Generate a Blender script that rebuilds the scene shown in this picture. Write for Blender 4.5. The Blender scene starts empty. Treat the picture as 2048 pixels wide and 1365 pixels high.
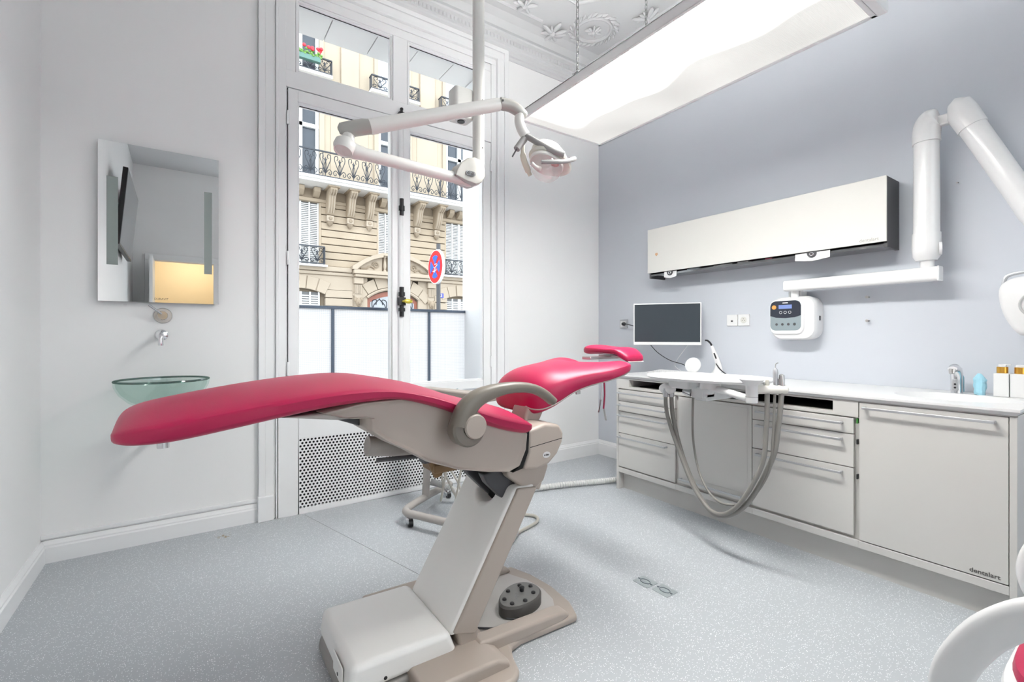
import bpy, bmesh, math, random
from math import sin, cos, pi, radians
from mathutils import Vector, Matrix
random.seed(7)
SC = bpy.context.scene
COL = SC.collection

# ------------------------------------------------------------------ camera
cam_d = bpy.data.cameras.new('camera'); cam = bpy.data.objects.new('camera', cam_d); COL.objects.link(cam)
cam.location = (0, 0, 1.2); cam.rotation_euler = (pi/2, 0, -radians(34.4))
cam_d.sensor_width = 36; cam_d.lens = 933/2048*36; cam_d.shift_y = -(682.5-672)/2048
cam_d.clip_start = 0.02; cam_d.clip_end = 200
SC.camera = cam
# ------------------------------------------------------------------ world: even overcast sky
W = bpy.data.worlds.new('world'); SC.world = W; W.use_nodes = True
W.node_tree.nodes['Background'].inputs[0].default_value = (0.88, 0.94, 1.0, 1)
W.node_tree.nodes['Background'].inputs[1].default_value = 2.0
PANEL_E = 35.0      # pendant diffuser
UP_E = 2.0         # unseen tubes on the pendant, added as uplight
HALL_E = 5.0       # lamp of the hallway beyond the door
vs = SC.view_settings
vs.view_transform = 'Standard'; vs.look = 'None'; vs.gamma = 1; vs.use_curve_mapping = False; vs.exposure = 1.05
cy = SC.cycles
cy.max_bounces = 6; cy.diffuse_bounces = 5; cy.glossy_bounces = 3; cy.transmission_bounces = 3; cy.transparent_max_bounces = 12
cy.caustics_reflective = False; cy.caustics_refractive = False; cy.use_adaptive_sampling = True; cy.adaptive_threshold = 0.05
cy.sample_clamp_indirect = 6.0

# ------------------------------------------------------------------ materials
MATS = {}
def mat(name, col, rough=0.5, metal=0.0, var=0.0, scale=8.0, bump=0.0, bscale=60.0, spec=0.5, coat=0.0, emit=None):
    if name in MATS: return MATS[name]
    m = bpy.data.materials.new(name); MATS[name] = m; m.use_nodes = True
    nt = m.node_tree; b = nt.nodes['Principled BSDF']
    b.inputs['Base Color'].default_value = (*col, 1); b.inputs['Roughness'].default_value = rough
    b.inputs['Metallic'].default_value = metal; b.inputs['Specular IOR Level'].default_value = spec
    b.inputs['Coat Weight'].default_value = coat
    tc = nt.nodes.new('ShaderNodeTexCoord')
    n = nt.nodes.new('ShaderNodeTexNoise'); n.inputs['Scale'].default_value = scale; n.inputs['Detail'].default_value = 3
    nt.links.new(tc.outputs['Object'], n.inputs['Vector'])
    r = nt.nodes.new('ShaderNodeMix'); r.data_type = 'RGBA'
    v = max(var, 0.012)
    r.inputs[6].default_value = (*[c*(1-v) for c in col], 1); r.inputs[7].default_value = (*[min(1, c*(1+v)) for c in col], 1)
    nt.links.new(n.outputs['Fac'], r.inputs[0]); nt.links.new(r.outputs[2], b.inputs['Base Color'])
    if bump:
        n2 = nt.nodes.new('ShaderNodeTexNoise'); n2.inputs['Scale'].default_value = bscale; n2.inputs['Detail'].default_value = 2
        nt.links.new(tc.outputs['Object'], n2.inputs['Vector'])
        bp = nt.nodes.new('ShaderNodeBump'); bp.inputs['Strength'].default_value = bump; bp.inputs['Distance'].default_value = 0.002
        nt.links.new(n2.outputs['Fac'], bp.inputs['Height']); nt.links.new(bp.outputs['Normal'], b.inputs['Normal'])
    if emit:
        b.inputs['Emission Color'].default_value = (*emit[0], 1); b.inputs['Emission Strength'].default_value = emit[1]
    return m
def glassy(name, tint, gloss=0.06, trans=None, rough=0.02):
    """clear sheet glass: mostly straight-through, a little mirror gloss; trans = share scattered (frosted)"""
    if name in MATS: return MATS[name]
    m = bpy.data.materials.new(name); MATS[name] = m; m.use_nodes = True
    nt = m.node_tree; nt.nodes.clear()
    o = nt.nodes.new('ShaderNodeOutputMaterial'); t = nt.nodes.new('ShaderNodeBsdfTransparent'); t.inputs[0].default_value = (*tint, 1)
    g = nt.nodes.new('ShaderNodeBsdfGlossy'); g.inputs['Roughness'].default_value = rough
    mx = nt.nodes.new('ShaderNodeMixShader'); mx.inputs[0].default_value = gloss
    base = t.outputs[0]
    if trans:
        d = nt.nodes.new('ShaderNodeBsdfTranslucent'); d.inputs[0].default_value = (*tint, 1)
        m2 = nt.nodes.new('ShaderNodeMixShader'); m2.inputs[0].default_value = trans
        nt.links.new(base, m2.inputs[1]); nt.links.new(d.outputs[0], m2.inputs[2]); base = m2.outputs[0]
    nt.links.new(base, mx.inputs[1]); nt.links.new(g.outputs[0], mx.inputs[2]); nt.links.new(mx.outputs[0], o.inputs[0])
    return m
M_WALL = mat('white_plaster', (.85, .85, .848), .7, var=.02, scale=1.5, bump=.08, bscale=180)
M_GREY = mat('grey_paint', (.555, .58, .63), .6, var=.02, scale=1.5, bump=.06, bscale=180)
M_TRIM = mat('white_gloss_paint', (.83, .835, .84), .35, var=.015, scale=3)
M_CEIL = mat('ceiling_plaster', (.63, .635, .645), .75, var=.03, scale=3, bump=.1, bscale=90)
M_WHITE = mat('white_plastic', (.74, .74, .74), .28, coat=.2)
M_CAB = mat('cabinet_laminate', (.565, .552, .53), .35)
M_TOP = mat('mineral_worktop', (.70, .70, .70), .3)
M_CREAM = mat('cream_glass_front', (.66, .65, .615), .5)
M_CHROME = mat('chrome', (.75, .75, .77), .12, 1.0)
M_STEEL = mat('brushed_steel', (.55, .54, .53), .3, 1.0)
M_ALU = mat('anodised_aluminium', (.50, .51, .53), .35, .7)
M_BLACK = mat('black_plastic', (.012, .012, .014), .4)
M_DARK = mat('dark_grey_plastic', (.06, .06, .065), .5)
M_VOID = mat('dark_interior', (.008, .008, .008), .9)
M_BEIGE = mat('beige_plastic', (.40, .345, .30), .42, var=.03, scale=4, bump=.03, bscale=400)
M_BEIGEL = mat('pale_beige_plastic', (.86, .85, .825), .42, var=.02, scale=4)
M_TAUPE = mat('taupe_plastic', (.175, .155, .128), .42, var=.03, scale=4)
M_GREYB = mat('grey_beige_plastic', (.40, .37, .345), .45, var=.03)
M_HOSE = mat('grey_hose', (.22, .21, .195), .4)
M_HOSEB = mat('beige_hose', (.45, .43, .38), .45)
M_LAMPW = mat('lamp_white', (.72, .71, .68), .32, coat=.2)
M_LAMPB = mat('lamp_pearl_grey', (.40, .39, .365), .3, .15, coat=.2)
M_LAMPG = mat('lamp_grey', (.30, .295, .29), .45)
M_GOLD = mat('gold_metal', (.75, .42, .08), .28, 1.0)
M_BRASS = mat('brass_yellow', (.72, .60, .10), .3, .6)
M_BLUE = mat('blue_film', (.34, .62, .74), .35, var=.12, scale=30)
M_GLASS = glassy('window_glass', (.98, .99, .99), .001)

def leather():
    m = mat('crimson_leather', (.41, .004, .062), .42, var=.05, scale=5, bump=.12, bscale=260, coat=.06)
    b = m.node_tree.nodes['Principled BSDF']; b.inputs['Coat Roughness'].default_value = .35
    return m
M_RED = leather()
def floor_mat():
    m = mat('speckled_vinyl', (.42, .445, .47), .42, var=.04, scale=2.2)
    nt = m.node_tree; b = nt.nodes['Principled BSDF']
    src = b.inputs['Base Color'].links[0].from_socket
    tc = nt.nodes.new('ShaderNodeTexCoord')
    v = nt.nodes.new('ShaderNodeTexVoronoi'); v.inputs['Scale'].default_value = 190
    nt.links.new(tc.outputs['Object'], v.inputs['Vector'])
    r = nt.nodes.new('ShaderNodeValToRGB'); r.color_ramp.elements[0].position = .22; r.color_ramp.elements[1].position = .34
    r.color_ramp.elements[0].color = (1, 1, 1, 1); r.color_ramp.elements[1].color = (0, 0, 0, 1)
    nt.links.new(v.outputs['Distance'], r.inputs[0])
    sep = nt.nodes.new('ShaderNodeSeparateColor'); nt.links.new(v.outputs['Color'], sep.inputs[0])
    gt = nt.nodes.new('ShaderNodeMath'); gt.operation = 'GREATER_THAN'; gt.inputs[1].default_value = .6
    nt.links.new(sep.outputs[0], gt.inputs[0])
    mu = nt.nodes.new('ShaderNodeMath'); mu.operation = 'MULTIPLY'
    nt.links.new(r.outputs[0], mu.inputs[0]); nt.links.new(gt.outputs[0], mu.inputs[1])
    mx = nt.nodes.new('ShaderNodeMix'); mx.data_type = 'RGBA'; mx.inputs[7].default_value = (.95, .96, .97, 1)
    nt.links.new(mu.outputs[0], mx.inputs[0]); nt.links.new(src, mx.inputs[6])
    # the brown stain by the skirting board: a blotch with its own ragged outline
    d = nt.nodes.new('ShaderNodeVectorMath'); d.operation = 'DISTANCE'; d.inputs[1].default_value = (.148, 3.28, 0)
    nz = nt.nodes.new('ShaderNodeTexNoise'); nz.inputs['Scale'].default_value = 45; nz.inputs['Detail'].default_value = 4
    nt.links.new(tc.outputs['Object'], d.inputs[0]); nt.links.new(tc.outputs['Object'], nz.inputs['Vector'])
    m1 = nt.nodes.new('ShaderNodeMath'); m1.operation = 'MULTIPLY_ADD'; m1.inputs[1].default_value = -4.2; nt.links.new(d.outputs['Value'], m1.inputs[0]); nt.links.new(nz.outputs['Fac'], m1.inputs[2])
    r2 = nt.nodes.new('ShaderNodeValToRGB'); r2.color_ramp.elements[0].position = .40; r2.color_ramp.elements[1].position = .50
    nt.links.new(m1.outputs[0], r2.inputs[0])
    mx2 = nt.nodes.new('ShaderNodeMix'); mx2.data_type = 'RGBA'; mx2.inputs[7].default_value = (.27, .20, .11, 1)
    nt.links.new(r2.outputs[0], mx2.inputs[0]); nt.links.new(mx.outputs[2], mx2.inputs[6])
    nt.links.new(mx2.outputs[2], b.inputs['Base Color'])
    return m
M_FLOOR = floor_mat()

# ------------------------------------------------------------------ mesh helpers
def crom(pts, n=6, closed=False):
    P = [Vector(p) for p in pts]; out = []
    N = len(P)
    if N < 3: return P
    rng = range(N if closed else N-1)
    for i in rng:
        if closed: a, b, c, d = P[(i-1) % N], P[i], P[(i+1) % N], P[(i+2) % N]
        else: a, b, c, d = P[max(i-1, 0)], P[i], P[i+1], P[min(i+2, N-1)]
        for k in range(n):
            t = k/n
            out.append(.5*((2*b)+(c-a)*t+(2*a-5*b+4*c-d)*t*t+(3*b-a-3*c+d)*t**3))
    if not closed: out.append(P[-1])
    return out
class MB:
    def __init__(s): s.v = []; s.f = []
    def add(s, vs_, fs):
        o = len(s.v); s.v += [tuple(v) for v in vs_]; s.f += [tuple(i+o for i in f) for f in fs]; return s
    def box(s, x0, x1, y0, y1, z0, z1, R=None, c=None):
        vs_ = [Vector((x, y, z)) for z in (z0, z1) for y in (y0, y1) for x in (x0, x1)]
        if R is not None:
            c = Vector(c if c is not None else ((x0+x1)/2, (y0+y1)/2, (z0+z1)/2)); vs_ = [R @ (v-c)+c for v in vs_]
        return s.add(vs_, [(0, 2, 3, 1), (4, 5, 7, 6), (0, 1, 5, 4), (2, 6, 7, 3), (0, 4, 6, 2), (1, 3, 7, 5)])
    def rings(s, R, cap0=True, cap1=True, closed=False):
        n = len(R[0]); vs_ = [p for r in R for p in r]; fs = []
        m = len(R)
        for i in range(m if closed else m-1):
            a, b = i*n, ((i+1) % m)*n
            for k in range(n): fs.append((a+k, a+(k+1) % n, b+(k+1) % n, b+k))
        if not closed:
            if cap0: fs.append(tuple(range(n-1, -1, -1)))
            if cap1: fs.append(tuple(range((m-1)*n, m*n)))
        return s.add(vs_, fs)
    def tube(s, pts, r, seg=10, closed=False, caps=True, sq=None):
        P = [Vector(p) for p in pts]; n = len(P); R = []
        rs = list(r) if isinstance(r, (list, tuple)) else [r]*n
        if len(rs) != n:      # spread the given radii evenly over the path
            m_ = len(rs); rs = [rs[int(i*(m_-1)/(n-1))]*(1-(i*(m_-1)/(n-1)) % 1)+rs[min(int(i*(m_-1)/(n-1))+1, m_-1)]*((i*(m_-1)/(n-1)) % 1) for i in range(n)]
        T = []
        for i in range(n):
            if closed: t = P[(i+1) % n]-P[i-1]
            else: t = P[min(i+1, n-1)]-P[max(i-1, 0)]
            T.append(t.normalized() if t.length > 1e-9 else Vector((0, 0, 1)))
        up = Vector((0, 0, 1)) if abs(T[0].z) < .9 else Vector((1, 0, 0))
        u = T[0].cross(up).normalized()
        for i in range(n):
            u = (u-T[i]*u.dot(T[i]));
            u = u.normalized() if u.length > 1e-6 else T[i].orthogonal().normalized()
            w = T[i].cross(u)
            R.append([P[i]+rs[i]*(cos(2*pi*k/seg)*u+sin(2*pi*k/seg)*w) for k in range(seg)])
        return s.rings(R, caps, caps, closed)
    def cyl(s, p0, p1, r0, r1=None, seg=20):
        return s.tube([p0, p1], [r0, r0 if r1 is None else r1], seg)
    def lathe(s, prof, c, axis=(0, 0, 1), seg=28, caps=True):
        A = Vector(axis).normalized(); u = A.orthogonal().normalized(); w = A.cross(u); c = Vector(c)
        return s.rings([[c+A*z+max(r, 1e-4)*(cos(2*pi*k/seg)*u+sin(2*pi*k/seg)*w) for k in range(seg)] for r, z in prof], caps, caps)
    def ell(s, c, rx, ry, rz, seg=20, n=10, R=None):
        c = Vector(c); R = R or Matrix.Identity(3)
        return s.rings([[c+R @ Vector((rx*sin(pi*max(min(i/n, .995), .005))*cos(2*pi*k/seg), ry*sin(pi*max(min(i/n, .995), .005))*sin(2*pi*k/seg), -rz*cos(pi*i/n))) for k in range(seg)] for i in range(n+1)])
    def prism(s, poly, plane, a, b):
        m = {'xz': lambda p, t: (p[0], t, p[1]), 'xy': lambda p, t: (p[0], p[1], t), 'yz': lambda p, t: (t, p[0], p[1])}[plane]
        return s.rings([[m(p, a) for p in poly], [m(p, b) for p in poly]])
    def torus(s, c, R, r, axis=(0, 0, 1), seg=24, n=8, sy=1.0):
        A = Vector(axis).normalized(); u = A.orthogonal().normalized(); w = A.cross(u); c = Vector(c)
        return s.tube([c+R*(cos(2*pi*k/seg)*u+sy*sin(2*pi*k/seg)*w) for k in range(seg)], r, n, closed=True)
ORG = {}
def obj(name, mb, material, parent=None, bevel=0, seg=2, ang=35, smooth=True, label=None, kind=None, sub=0):
    me = bpy.data.meshes.new(name)
    o0 = ORG.get(parent, Vector((0, 0, 0))) if parent else Vector((0, 0, 0))
    me.from_pydata([tuple(Vector(v)-o0) for v in mb.v], [], mb.f)
    bm = bmesh.new(); bm.from_mesh(me); bmesh.ops.remove_doubles(bm, verts=bm.verts, dist=1e-6)
    bmesh.ops.recalc_face_normals(bm, faces=bm.faces); bm.to_mesh(me); bm.free()
    me.materials.append(material)
    if smooth:
        me.polygons.foreach_set('use_smooth', [True]*len(me.polygons)); me.set_sharp_from_angle(angle=radians(ang))
    o = bpy.data.objects.new(name, me); COL.objects.link(o)
    if parent: o.parent = parent
    ORG[o] = o0
    if bevel:
        md = o.modifiers.new('bevel', 'BEVEL'); md.width = bevel; md.segments = seg; md.limit_method = 'ANGLE'; md.angle_limit = radians(30); md.harden_normals = True
    if sub:
        md = o.modifiers.new('sub', 'SUBSURF'); md.levels = sub; md.render_levels = sub
    if label: o['label'] = label
    if kind: o['kind'] = kind
    return o
def tag(o, label, cat, group=None):
    o['label'] = label; o['category'] = cat
    if group: o['group'] = group
    return o
def thing(name, label, cat, loc, group=None):
    o = bpy.data.objects.new(name, None); COL.objects.link(o); o.location = loc; o.empty_display_size = .1
    ORG[o] = Vector(loc); return tag(o, label, cat, group)
def struct(name, mb, material, parent=None, **k):
    o = obj(name, mb, material, parent, **k)
    if not parent: o['kind'] = 'structure'
    return o
def copy_part(src, parent, loc, name=None):
    c = src.copy(); COL.objects.link(c); c.parent = parent; c.location = loc; ORG[c] = ORG[src]; return c
def text_mb(body, size, M, depth=.0006, bold=0.0):
    cu = bpy.data.curves.new('t', 'FONT'); cu.body = body; cu.size = size; cu.extrude = depth; cu.align_x = 'CENTER'; cu.align_y = 'CENTER'; cu.offset = bold; cu.resolution_u = 3
    o = bpy.data.objects.new('t', cu); COL.objects.link(o)
    dg = bpy.context.evaluated_depsgraph_get(); me = bpy.data.meshes.new_from_object(o.evaluated_get(dg))
    mb = MB(); mb.add([M @ v.co for v in me.vertices], [tuple(p.vertices) for p in me.polygons])
    bpy.data.objects.remove(o); bpy.data.curves.remove(cu); bpy.data.meshes.remove(me)
    return mb
def frame_at(o, x, y):
    """4x4 with local x -> vector x, local y -> vector y, origin o"""
    x = Vector(x).normalized(); y = Vector(y).normalized(); z = x.cross(y)
    return Matrix(((x.x, y.x, z.x, o[0]), (x.y, y.y, z.y, o[1]), (x.z, y.z, z.z, o[2]), (0, 0, 0, 1)))
def rounded(x0, x1, y0, y1, r, n=5):
    out = []
    for cx, cy_, a0 in ((x1-r, y1-r, 0), (x0+r, y1-r, 90), (x0+r, y0+r, 180), (x1-r, y0+r, 270)):
        for k in range(n+1):
            a = radians(a0+90*k/n); out.append((cx+r*cos(a), cy_+r*sin(a)))
    return out
# ================================================================== THE ROOM
XL, XR, YB, YF, ZC = -.66, 3.42, 3.43, -2.7, 3.93
WX0, WX1, WZ1 = .50, 2.14, 3.60           # opening of the window wall
struct('floor', MB().box(XL-.1, XR+.1, YF, YB, -.1, 0).box(XL-.1, .62, YF-1.6, YF, -.1, 0), M_FLOOR)
struct('trim_1', MB().cyl((.62, 3.36, .0005), (1.02, 1.9, .0005), .0012, seg=6), mat('floor_seam', (.30, .31, .32), .6))
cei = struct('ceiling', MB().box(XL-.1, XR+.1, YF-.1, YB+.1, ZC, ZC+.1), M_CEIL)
wb = MB()
wb.box(XL-.1, WX0, YB, 3.92, -.1, 4.03); wb.box(WX1, XR+.1, YB, 3.92, -.1, 4.03)
wb.box(WX0, WX1, YB, 3.92, WZ1, 4.03); wb.box(WX0, WX1, 3.60, 3.92, -.1, .70)
struct('wall_back', wb, M_WALL)
struct('wall_left', MB().box(XL-.1, XL, YF-.1, YB, -.1, 4.03), M_WALL)
struct('wall_right', MB().box(XR, XR+.1, YF-.1, YB, -.1, 4.03), M_GREY)
DX0, DX1, DZ = -.42, .42, 2.42
RX0, RX1, RZ0, RZ1 = .80, 2.95, .55, 3.50        # unseen window behind the camera, added to fill the room with daylight
wf = MB().box(XL-.1, DX0, YF-.12, YF, -.1, 4.03).box(DX1, RX0, YF-.12, YF, -.1, 4.03).box(RX1, XR+.1, YF-.12, YF, -.1, 4.03).box(RX0, RX1, YF-.12, YF, -.1, RZ0).box(RX0, RX1, YF-.12, YF, RZ1, 4.03).box(DX0, DX1, YF-.12, YF, DZ, 4.03)
struct('wall_front', wf, M_WALL)
w2 = struct('fill_window', MB().box(RX0, RX0+.06, YF-.09, YF-.02, RZ0, RZ1).box(RX1-.06, RX1, YF-.09, YF-.02, RZ0, RZ1).box(RX0, RX1, YF-.09, YF-.02, RZ0, RZ0+.06).box(RX0, RX1, YF-.09, YF-.02, RZ1-.06, RZ1).box((RX0+RX1)/2-.05, (RX0+RX1)/2+.05, YF-.10, YF-.01, RZ0, RZ1), M_TRIM)
for a, b in ((RX0+.06, (RX0+RX1)/2-.05), ((RX0+RX1)/2+.05, RX1-.06)): obj('pane', MB().box(a, b, YF-.057, YF-.053, RZ0+.06, RZ1-.06), M_GLASS, w2)
struct('courtyard', MB().box(-14, 18, -20, YF-1.75, -.6, -.35), mat('courtyard_paving', (.40, .39, .37), .9, var=.1, scale=3))
# hallway beyond the door (seen in the mirror)
M_HALL = mat('hall_cream_paint', (.82, .73, .56), .7)
hw = MB().box(XL-.2, XL-.1, YF-1.6, YF-.12, 0, 2.9).box(.60, .70, YF-1.6, YF-.12, 0, 2.9).box(XL-.2, .70, YF-1.7, YF-1.6, 0, 2.9).box(XL-.2, .70, YF-1.7, YF-.12, 2.9, 3.0)
struct('wall_hall', hw, M_HALL)
hl = thing('hall_ceiling_lamp', 'round flush lamp lighting the cream hallway beyond the door', 'lamp', (.1, YF-.9, 2.9))
obj('lamp_base', MB().lathe([(.16, 0), (.17, -.02), (.17, -.03)], (.1, YF-.9, 2.9)), M_WHITE, hl)
obj('lamp_shade', MB().lathe([(.165, -.03), (.15, -.06), (.09, -.085), (.001, -.09)], (.1, YF-.9, 2.9)), mat('warm_lamp_glass', (.9, .8, .6), .4, emit=((1, .88, .70), HALL_E*4)), hl)
dr = struct('door_1', MB().box(DX0+.0, DX0+.04, YF-.02, YF+.82, .01, DZ-.03), M_TRIM)
obj('door_handle', MB().cyl((DX0+.04, YF+.75, 1.05), (DX0+.09, YF+.75, 1.05), .01, seg=10).tube(crom([(DX0+.09, YF+.75, 1.05), (DX0+.095, YF+.72, 1.05), (DX0+.09, YF+.64, 1.045)], 4), .008, 8), M_STEEL, dr)
df = MB().box(DX0-.09, DX0, YF, YF+.03, 0, DZ+.09).box(DX1, DX1+.09, YF, YF+.03, 0, DZ+.09).box(DX0-.09, DX1+.09, YF, YF+.035, DZ, DZ+.10)
struct('trim_2', df, M_TRIM, bevel=.006)
# skirting boards: profile swept straight
def skirting(name, p0, p1, n, h=.135):
    p0, p1, n = Vector((*p0, 0)), Vector((*p1, 0)), Vector((*n, 0))
    prof = [(0, 0), (.022, 0), (.022, h-.035), (.017, h-.028), (.017, h-.02), (.010, h-.010), (.006, h), (0, h)]
    R = [[p+n*a+Vector((0, 0, b)) for a, b in prof] for p in (p0, p1)]
    return struct(name, MB().rings(R), M_TRIM, ang=20)
skirting('baseboard_back', (XL, YB), (.35, YB), (0, -1), .115)
skirting('baseboard_corner', (2.29, YB), (XR, YB), (0, -1), .145)
skirting('baseboard_left', (XL, YF), (XL, YB), (1, 0), .115)
skirting('baseboard_right', (XR, 2.58), (XR, YB), (-1, 0), .145)
skirting('baseboard_side', (XR, YF), (XR, .40), (-1, 0), .145)
struct('trim_3', MB().box(XL, .35, YB-.014, YB, .125, .147), M_TRIM, bevel=.003)
# cornice with its egg strip, and the plaster relief of the ceiling
def cornice(name, p0, p1, n):
    p0, p1, n = Vector((*p0, 0)), Vector((*p1, 0)), Vector((*n, 0))
    prof = [(0, 3.64), (.012, 3.64), (.016, 3.665), (.03, 3.67), (.034, 3.70), (.055, 3.71), (.06, 3.725), (.075, 3.73), (.075, 3.775), (.10, 3.785), (.105, 3.80), (.085, 3.81), (.07, 3.85), (.10, 3.90), (.16, ZC), (0, ZC)]
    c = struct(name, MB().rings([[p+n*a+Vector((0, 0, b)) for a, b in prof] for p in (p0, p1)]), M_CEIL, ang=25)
    L = (p1-p0).length; d = (p1-p0).normalized(); m = MB(); k = .02
    while k < L:
        q = p0+d*k+n*.078
        m.ell((q.x, q.y, 3.752), .011, .011, .019, 6, 4); k += .034
    obj('egg_moulding', m, M_CEIL, c, kind='stuff')
    return c
cornice('trim_4', (XL, YB), (XR, YB), (0, -1))
cornice('trim_5', (XR, YF), (XR, YB), (-1, 0))
def leaf_clump(name, cx, cy_, r, n, seed):
    rr = random.Random(seed); m = MB()
    for k in range(n):
        a = 2*pi*k/n+rr.uniform(-.2, .2); L = r*rr.uniform(.6, 1.0)
        Rm = Matrix.Rotation(a, 3, 'Z') @ Matrix.Rotation(rr.uniform(-.35, .1), 3, 'Y')
        m.ell((cx+cos(a)*L*.55, cy_+sin(a)*L*.55, ZC-.012-rr.uniform(0, .02)), L*.5, L*.16, .016, 8, 5, Rm)
    m.ell((cx, cy_, ZC-.02), r*.22, r*.22, .03, 10, 6)
    return obj(name, m, M_CEIL, cei, kind='stuff')
WRC = (2.95, 3.02)
obj('wreath_ring', MB().torus((*WRC, ZC-.004), .155, .016, (0, 0, 1), 40, 8), M_CEIL, cei)
m = MB()
for k in range(30):
    a = 2*pi*k/30; r = .195+(.012 if k % 2 else 0)
    m.ell((WRC[0]+cos(a)*r, WRC[1]+sin(a)*r, ZC-.008), .034, .012, .016, 8, 5, Matrix.Rotation(a+.9, 3, 'Z'))
obj('wreath_leaves', m, M_CEIL, cei, kind='stuff')
leaf_clump('wreath_flower', *WRC, .085, 9, 1)
leaf_clump('acanthus', 2.66, 3.24, .14, 11, 2); leaf_clump('acanthus', 3.20, 2.62, .14, 11, 3)
leaf_clump('acanthus', 2.25, 3.10, .11, 9, 4); leaf_clump('acanthus', 3.12, 2.25, .11, 9, 5); leaf_clump('acanthus', 1.62, 3.12, .13, 10, 8); leaf_clump('acanthus', .85, 3.12, .13, 10, 9)
for nm, pts in (('ceiling_moulding', [(-.4, 2.92), (2.42, 2.92), (2.47, 2.85), (2.60, 2.86), (2.72, 2.72), (2.70, 2.60), (2.78, 2.54), (2.78, -2.4)]),
                ('ceiling_moulding', [(-.4, 3.19), (2.5, 3.19)]), ('ceiling_moulding', [(-.4, 2.78), (2.36, 2.78), (2.58, 2.52), (2.64, 2.44), (2.64, -2.4)])):
    obj(nm, MB().tube([(x, y, ZC) for x, y in pts], .016, 8), M_CEIL, cei)
for k, (a, b, c) in enumerate(((2.28, 2.62, .17), (1.2, 2.5, .2), (2.3, 1.7, .2))):   # scrolls inside the field
    obj('scroll', MB().tube([(a+c*(1-t/40)*cos(t*.38), b+c*(1-t/40)*sin(t*.38), ZC-.003) for t in range(38)], [.016*(1-t/60) for t in range(38)], 6), M_CEIL, cei)

# ------------------------------------------------------------------ window
YW = YB
w1 = bpy.data.objects.new('window_1', None); COL.objects.link(w1); w1['kind'] = 'structure'; w1.location = (1.32, YW, .75); ORG[w1] = Vector(w1.location)
def bars(lst): 
    m = MB()
    for b in lst: m.box(*b)
    return m
# architrave: flat, bead and back band on three sides
def architrave(name, off0, off1, yp):
    x0, x1, z1 = WX0-.005, WX1+.005, WZ1-.035
    m = MB()
    m.box(x0-off1, x0-off0, YW-yp, YW, 0, z1+off0); m.box(x1+off0, x1+off1, YW-yp, YW, 0, z1+off0); m.box(x0-off1, x1+off1, YW-yp, YW, z1+off0, z1+off1)
    return struct(name, m, M_TRIM, w1, bevel=.004)
architrave('architrave_band', .105, .145, .035); architrave('architrave_band', .045, .105, .022); architrave('architrave_bead', .028, .045, .04); architrave('architrave_band', -.02, .028, .012)
obj('plinth_block', MB().box(WX0-.155, WX0-.06, YW-.05, YW, 0, .16), M_TRIM, w1, bevel=.005)
obj('plinth_block', MB().box(WX1+.06, WX1+.155, YW-.05, YW, 0, .16), M_TRIM, w1, bevel=.005)
# fixed frame
FY0, FY1 = YW+.0, YW+.075
obj('frame_head', MB().box(WX0, WX1, FY0, FY1, 3.485, WZ1), M_TRIM, w1, bevel=.004)
obj('transom_bar', MB().box(WX0, WX1, FY0-.006, FY1, 2.87, 2.985), M_TRIM, w1, bevel=.005)
obj('transom_post', MB().box(1.255, 1.370, FY0, FY1, 2.985, 3.485), M_TRIM, w1, bevel=.005)
obj('frame_post', MB().box(WX0, .575, FY0, FY1, 2.985, 3.485), M_TRIM, w1, bevel=.004)
obj('frame_post', MB().box(2.055, WX1, FY0, FY1, 2.985, 3.485), M_TRIM, w1, bevel=.004)
obj('frame_post', MB().box(WX0, .522, FY0, FY1, .72, 2.87), M_TRIM, w1, bevel=.003)
obj('frame_post', MB().box(2.121, WX1, FY0, FY1, .72, 2.87), M_TRIM, w1, bevel=.003)
def sash(x0, x1, z0, z1, gx0, gx1, gz0, gz1, y0=FY0-.012):
    m = MB().box(x0, gx0, y0, FY1-.01, z0, z1).box(gx1, x1, y0, FY1-.01, z0, z1).box(gx0, gx1, y0, FY1-.01, z0, gz0).box(gx0, gx1, y0, FY1-.01, gz1, z1)
    s = obj('sash', m, M_TRIM, w1, bevel=.004)
    e = .010   # glazing bead: a step round the pane
    mb = MB().box(gx0, gx0+e, y0+.008, FY1-.02, gz0, gz1).box(gx1-e, gx1, y0+.008, FY1-.02, gz0, gz1).box(gx0, gx1, y0+.008, FY1-.02, gz0, gz0+e).box(gx0, gx1, y0+.008, FY1-.02, gz1-e, gz1)
    obj('glazing_bead', mb, M_TRIM, s, bevel=.002)
    obj('pane', MB().box(gx0, gx1, FY0+.028, FY0+.032, gz0, gz1), M_GLASS, s)
    obj('gasket', MB().box(gx0+e, gx1-e, FY0+.024, FY0+.027, gz1-e-.005, gz1-e), M_BLACK, s)
    return s
sL = sash(.528, 1.300, .760, 2.862, .587, 1.243, .825, 2.783)
sR = sash(1.318, 2.116, .760, 2.862, 1.382, 2.045, .825, 2.783)
sash(.577, 1.253, 2.987, 3.483, .590, 1.243, 2.997, 3.472, FY0+.004); sash(1.372, 2.053, 2.987, 3.483, 1.382, 2.043, 2.997, 3.472, FY0+.004)
obj('dark_gap', MB().box(.523, 2.121, FY0+.02, FY1-.02, 2.862, 2.870), M_VOID, w1)
obj('dark_gap', MB().box(.522, .528, FY0+.03, FY1-.02, .76, 2.862), M_VOID, w1)
obj('dark_gap', MB().box(2.116, 2.121, FY0+.03, FY1-.02, .76, 2.862), M_VOID, w1)
obj('meeting_bead', MB().tube([(1.309, FY0-.012, z) for z in (.765, 2.86)], .022, 12), M_TRIM, w1)
for x in (.525, 2.1185):
    for z in (2.66, 1.72, .98):
        obj('hinge', MB().cyl((x, FY0-.016, z-.045), (x, FY0-.016, z+.045), .009, seg=10), M_TRIM, w1)
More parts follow.
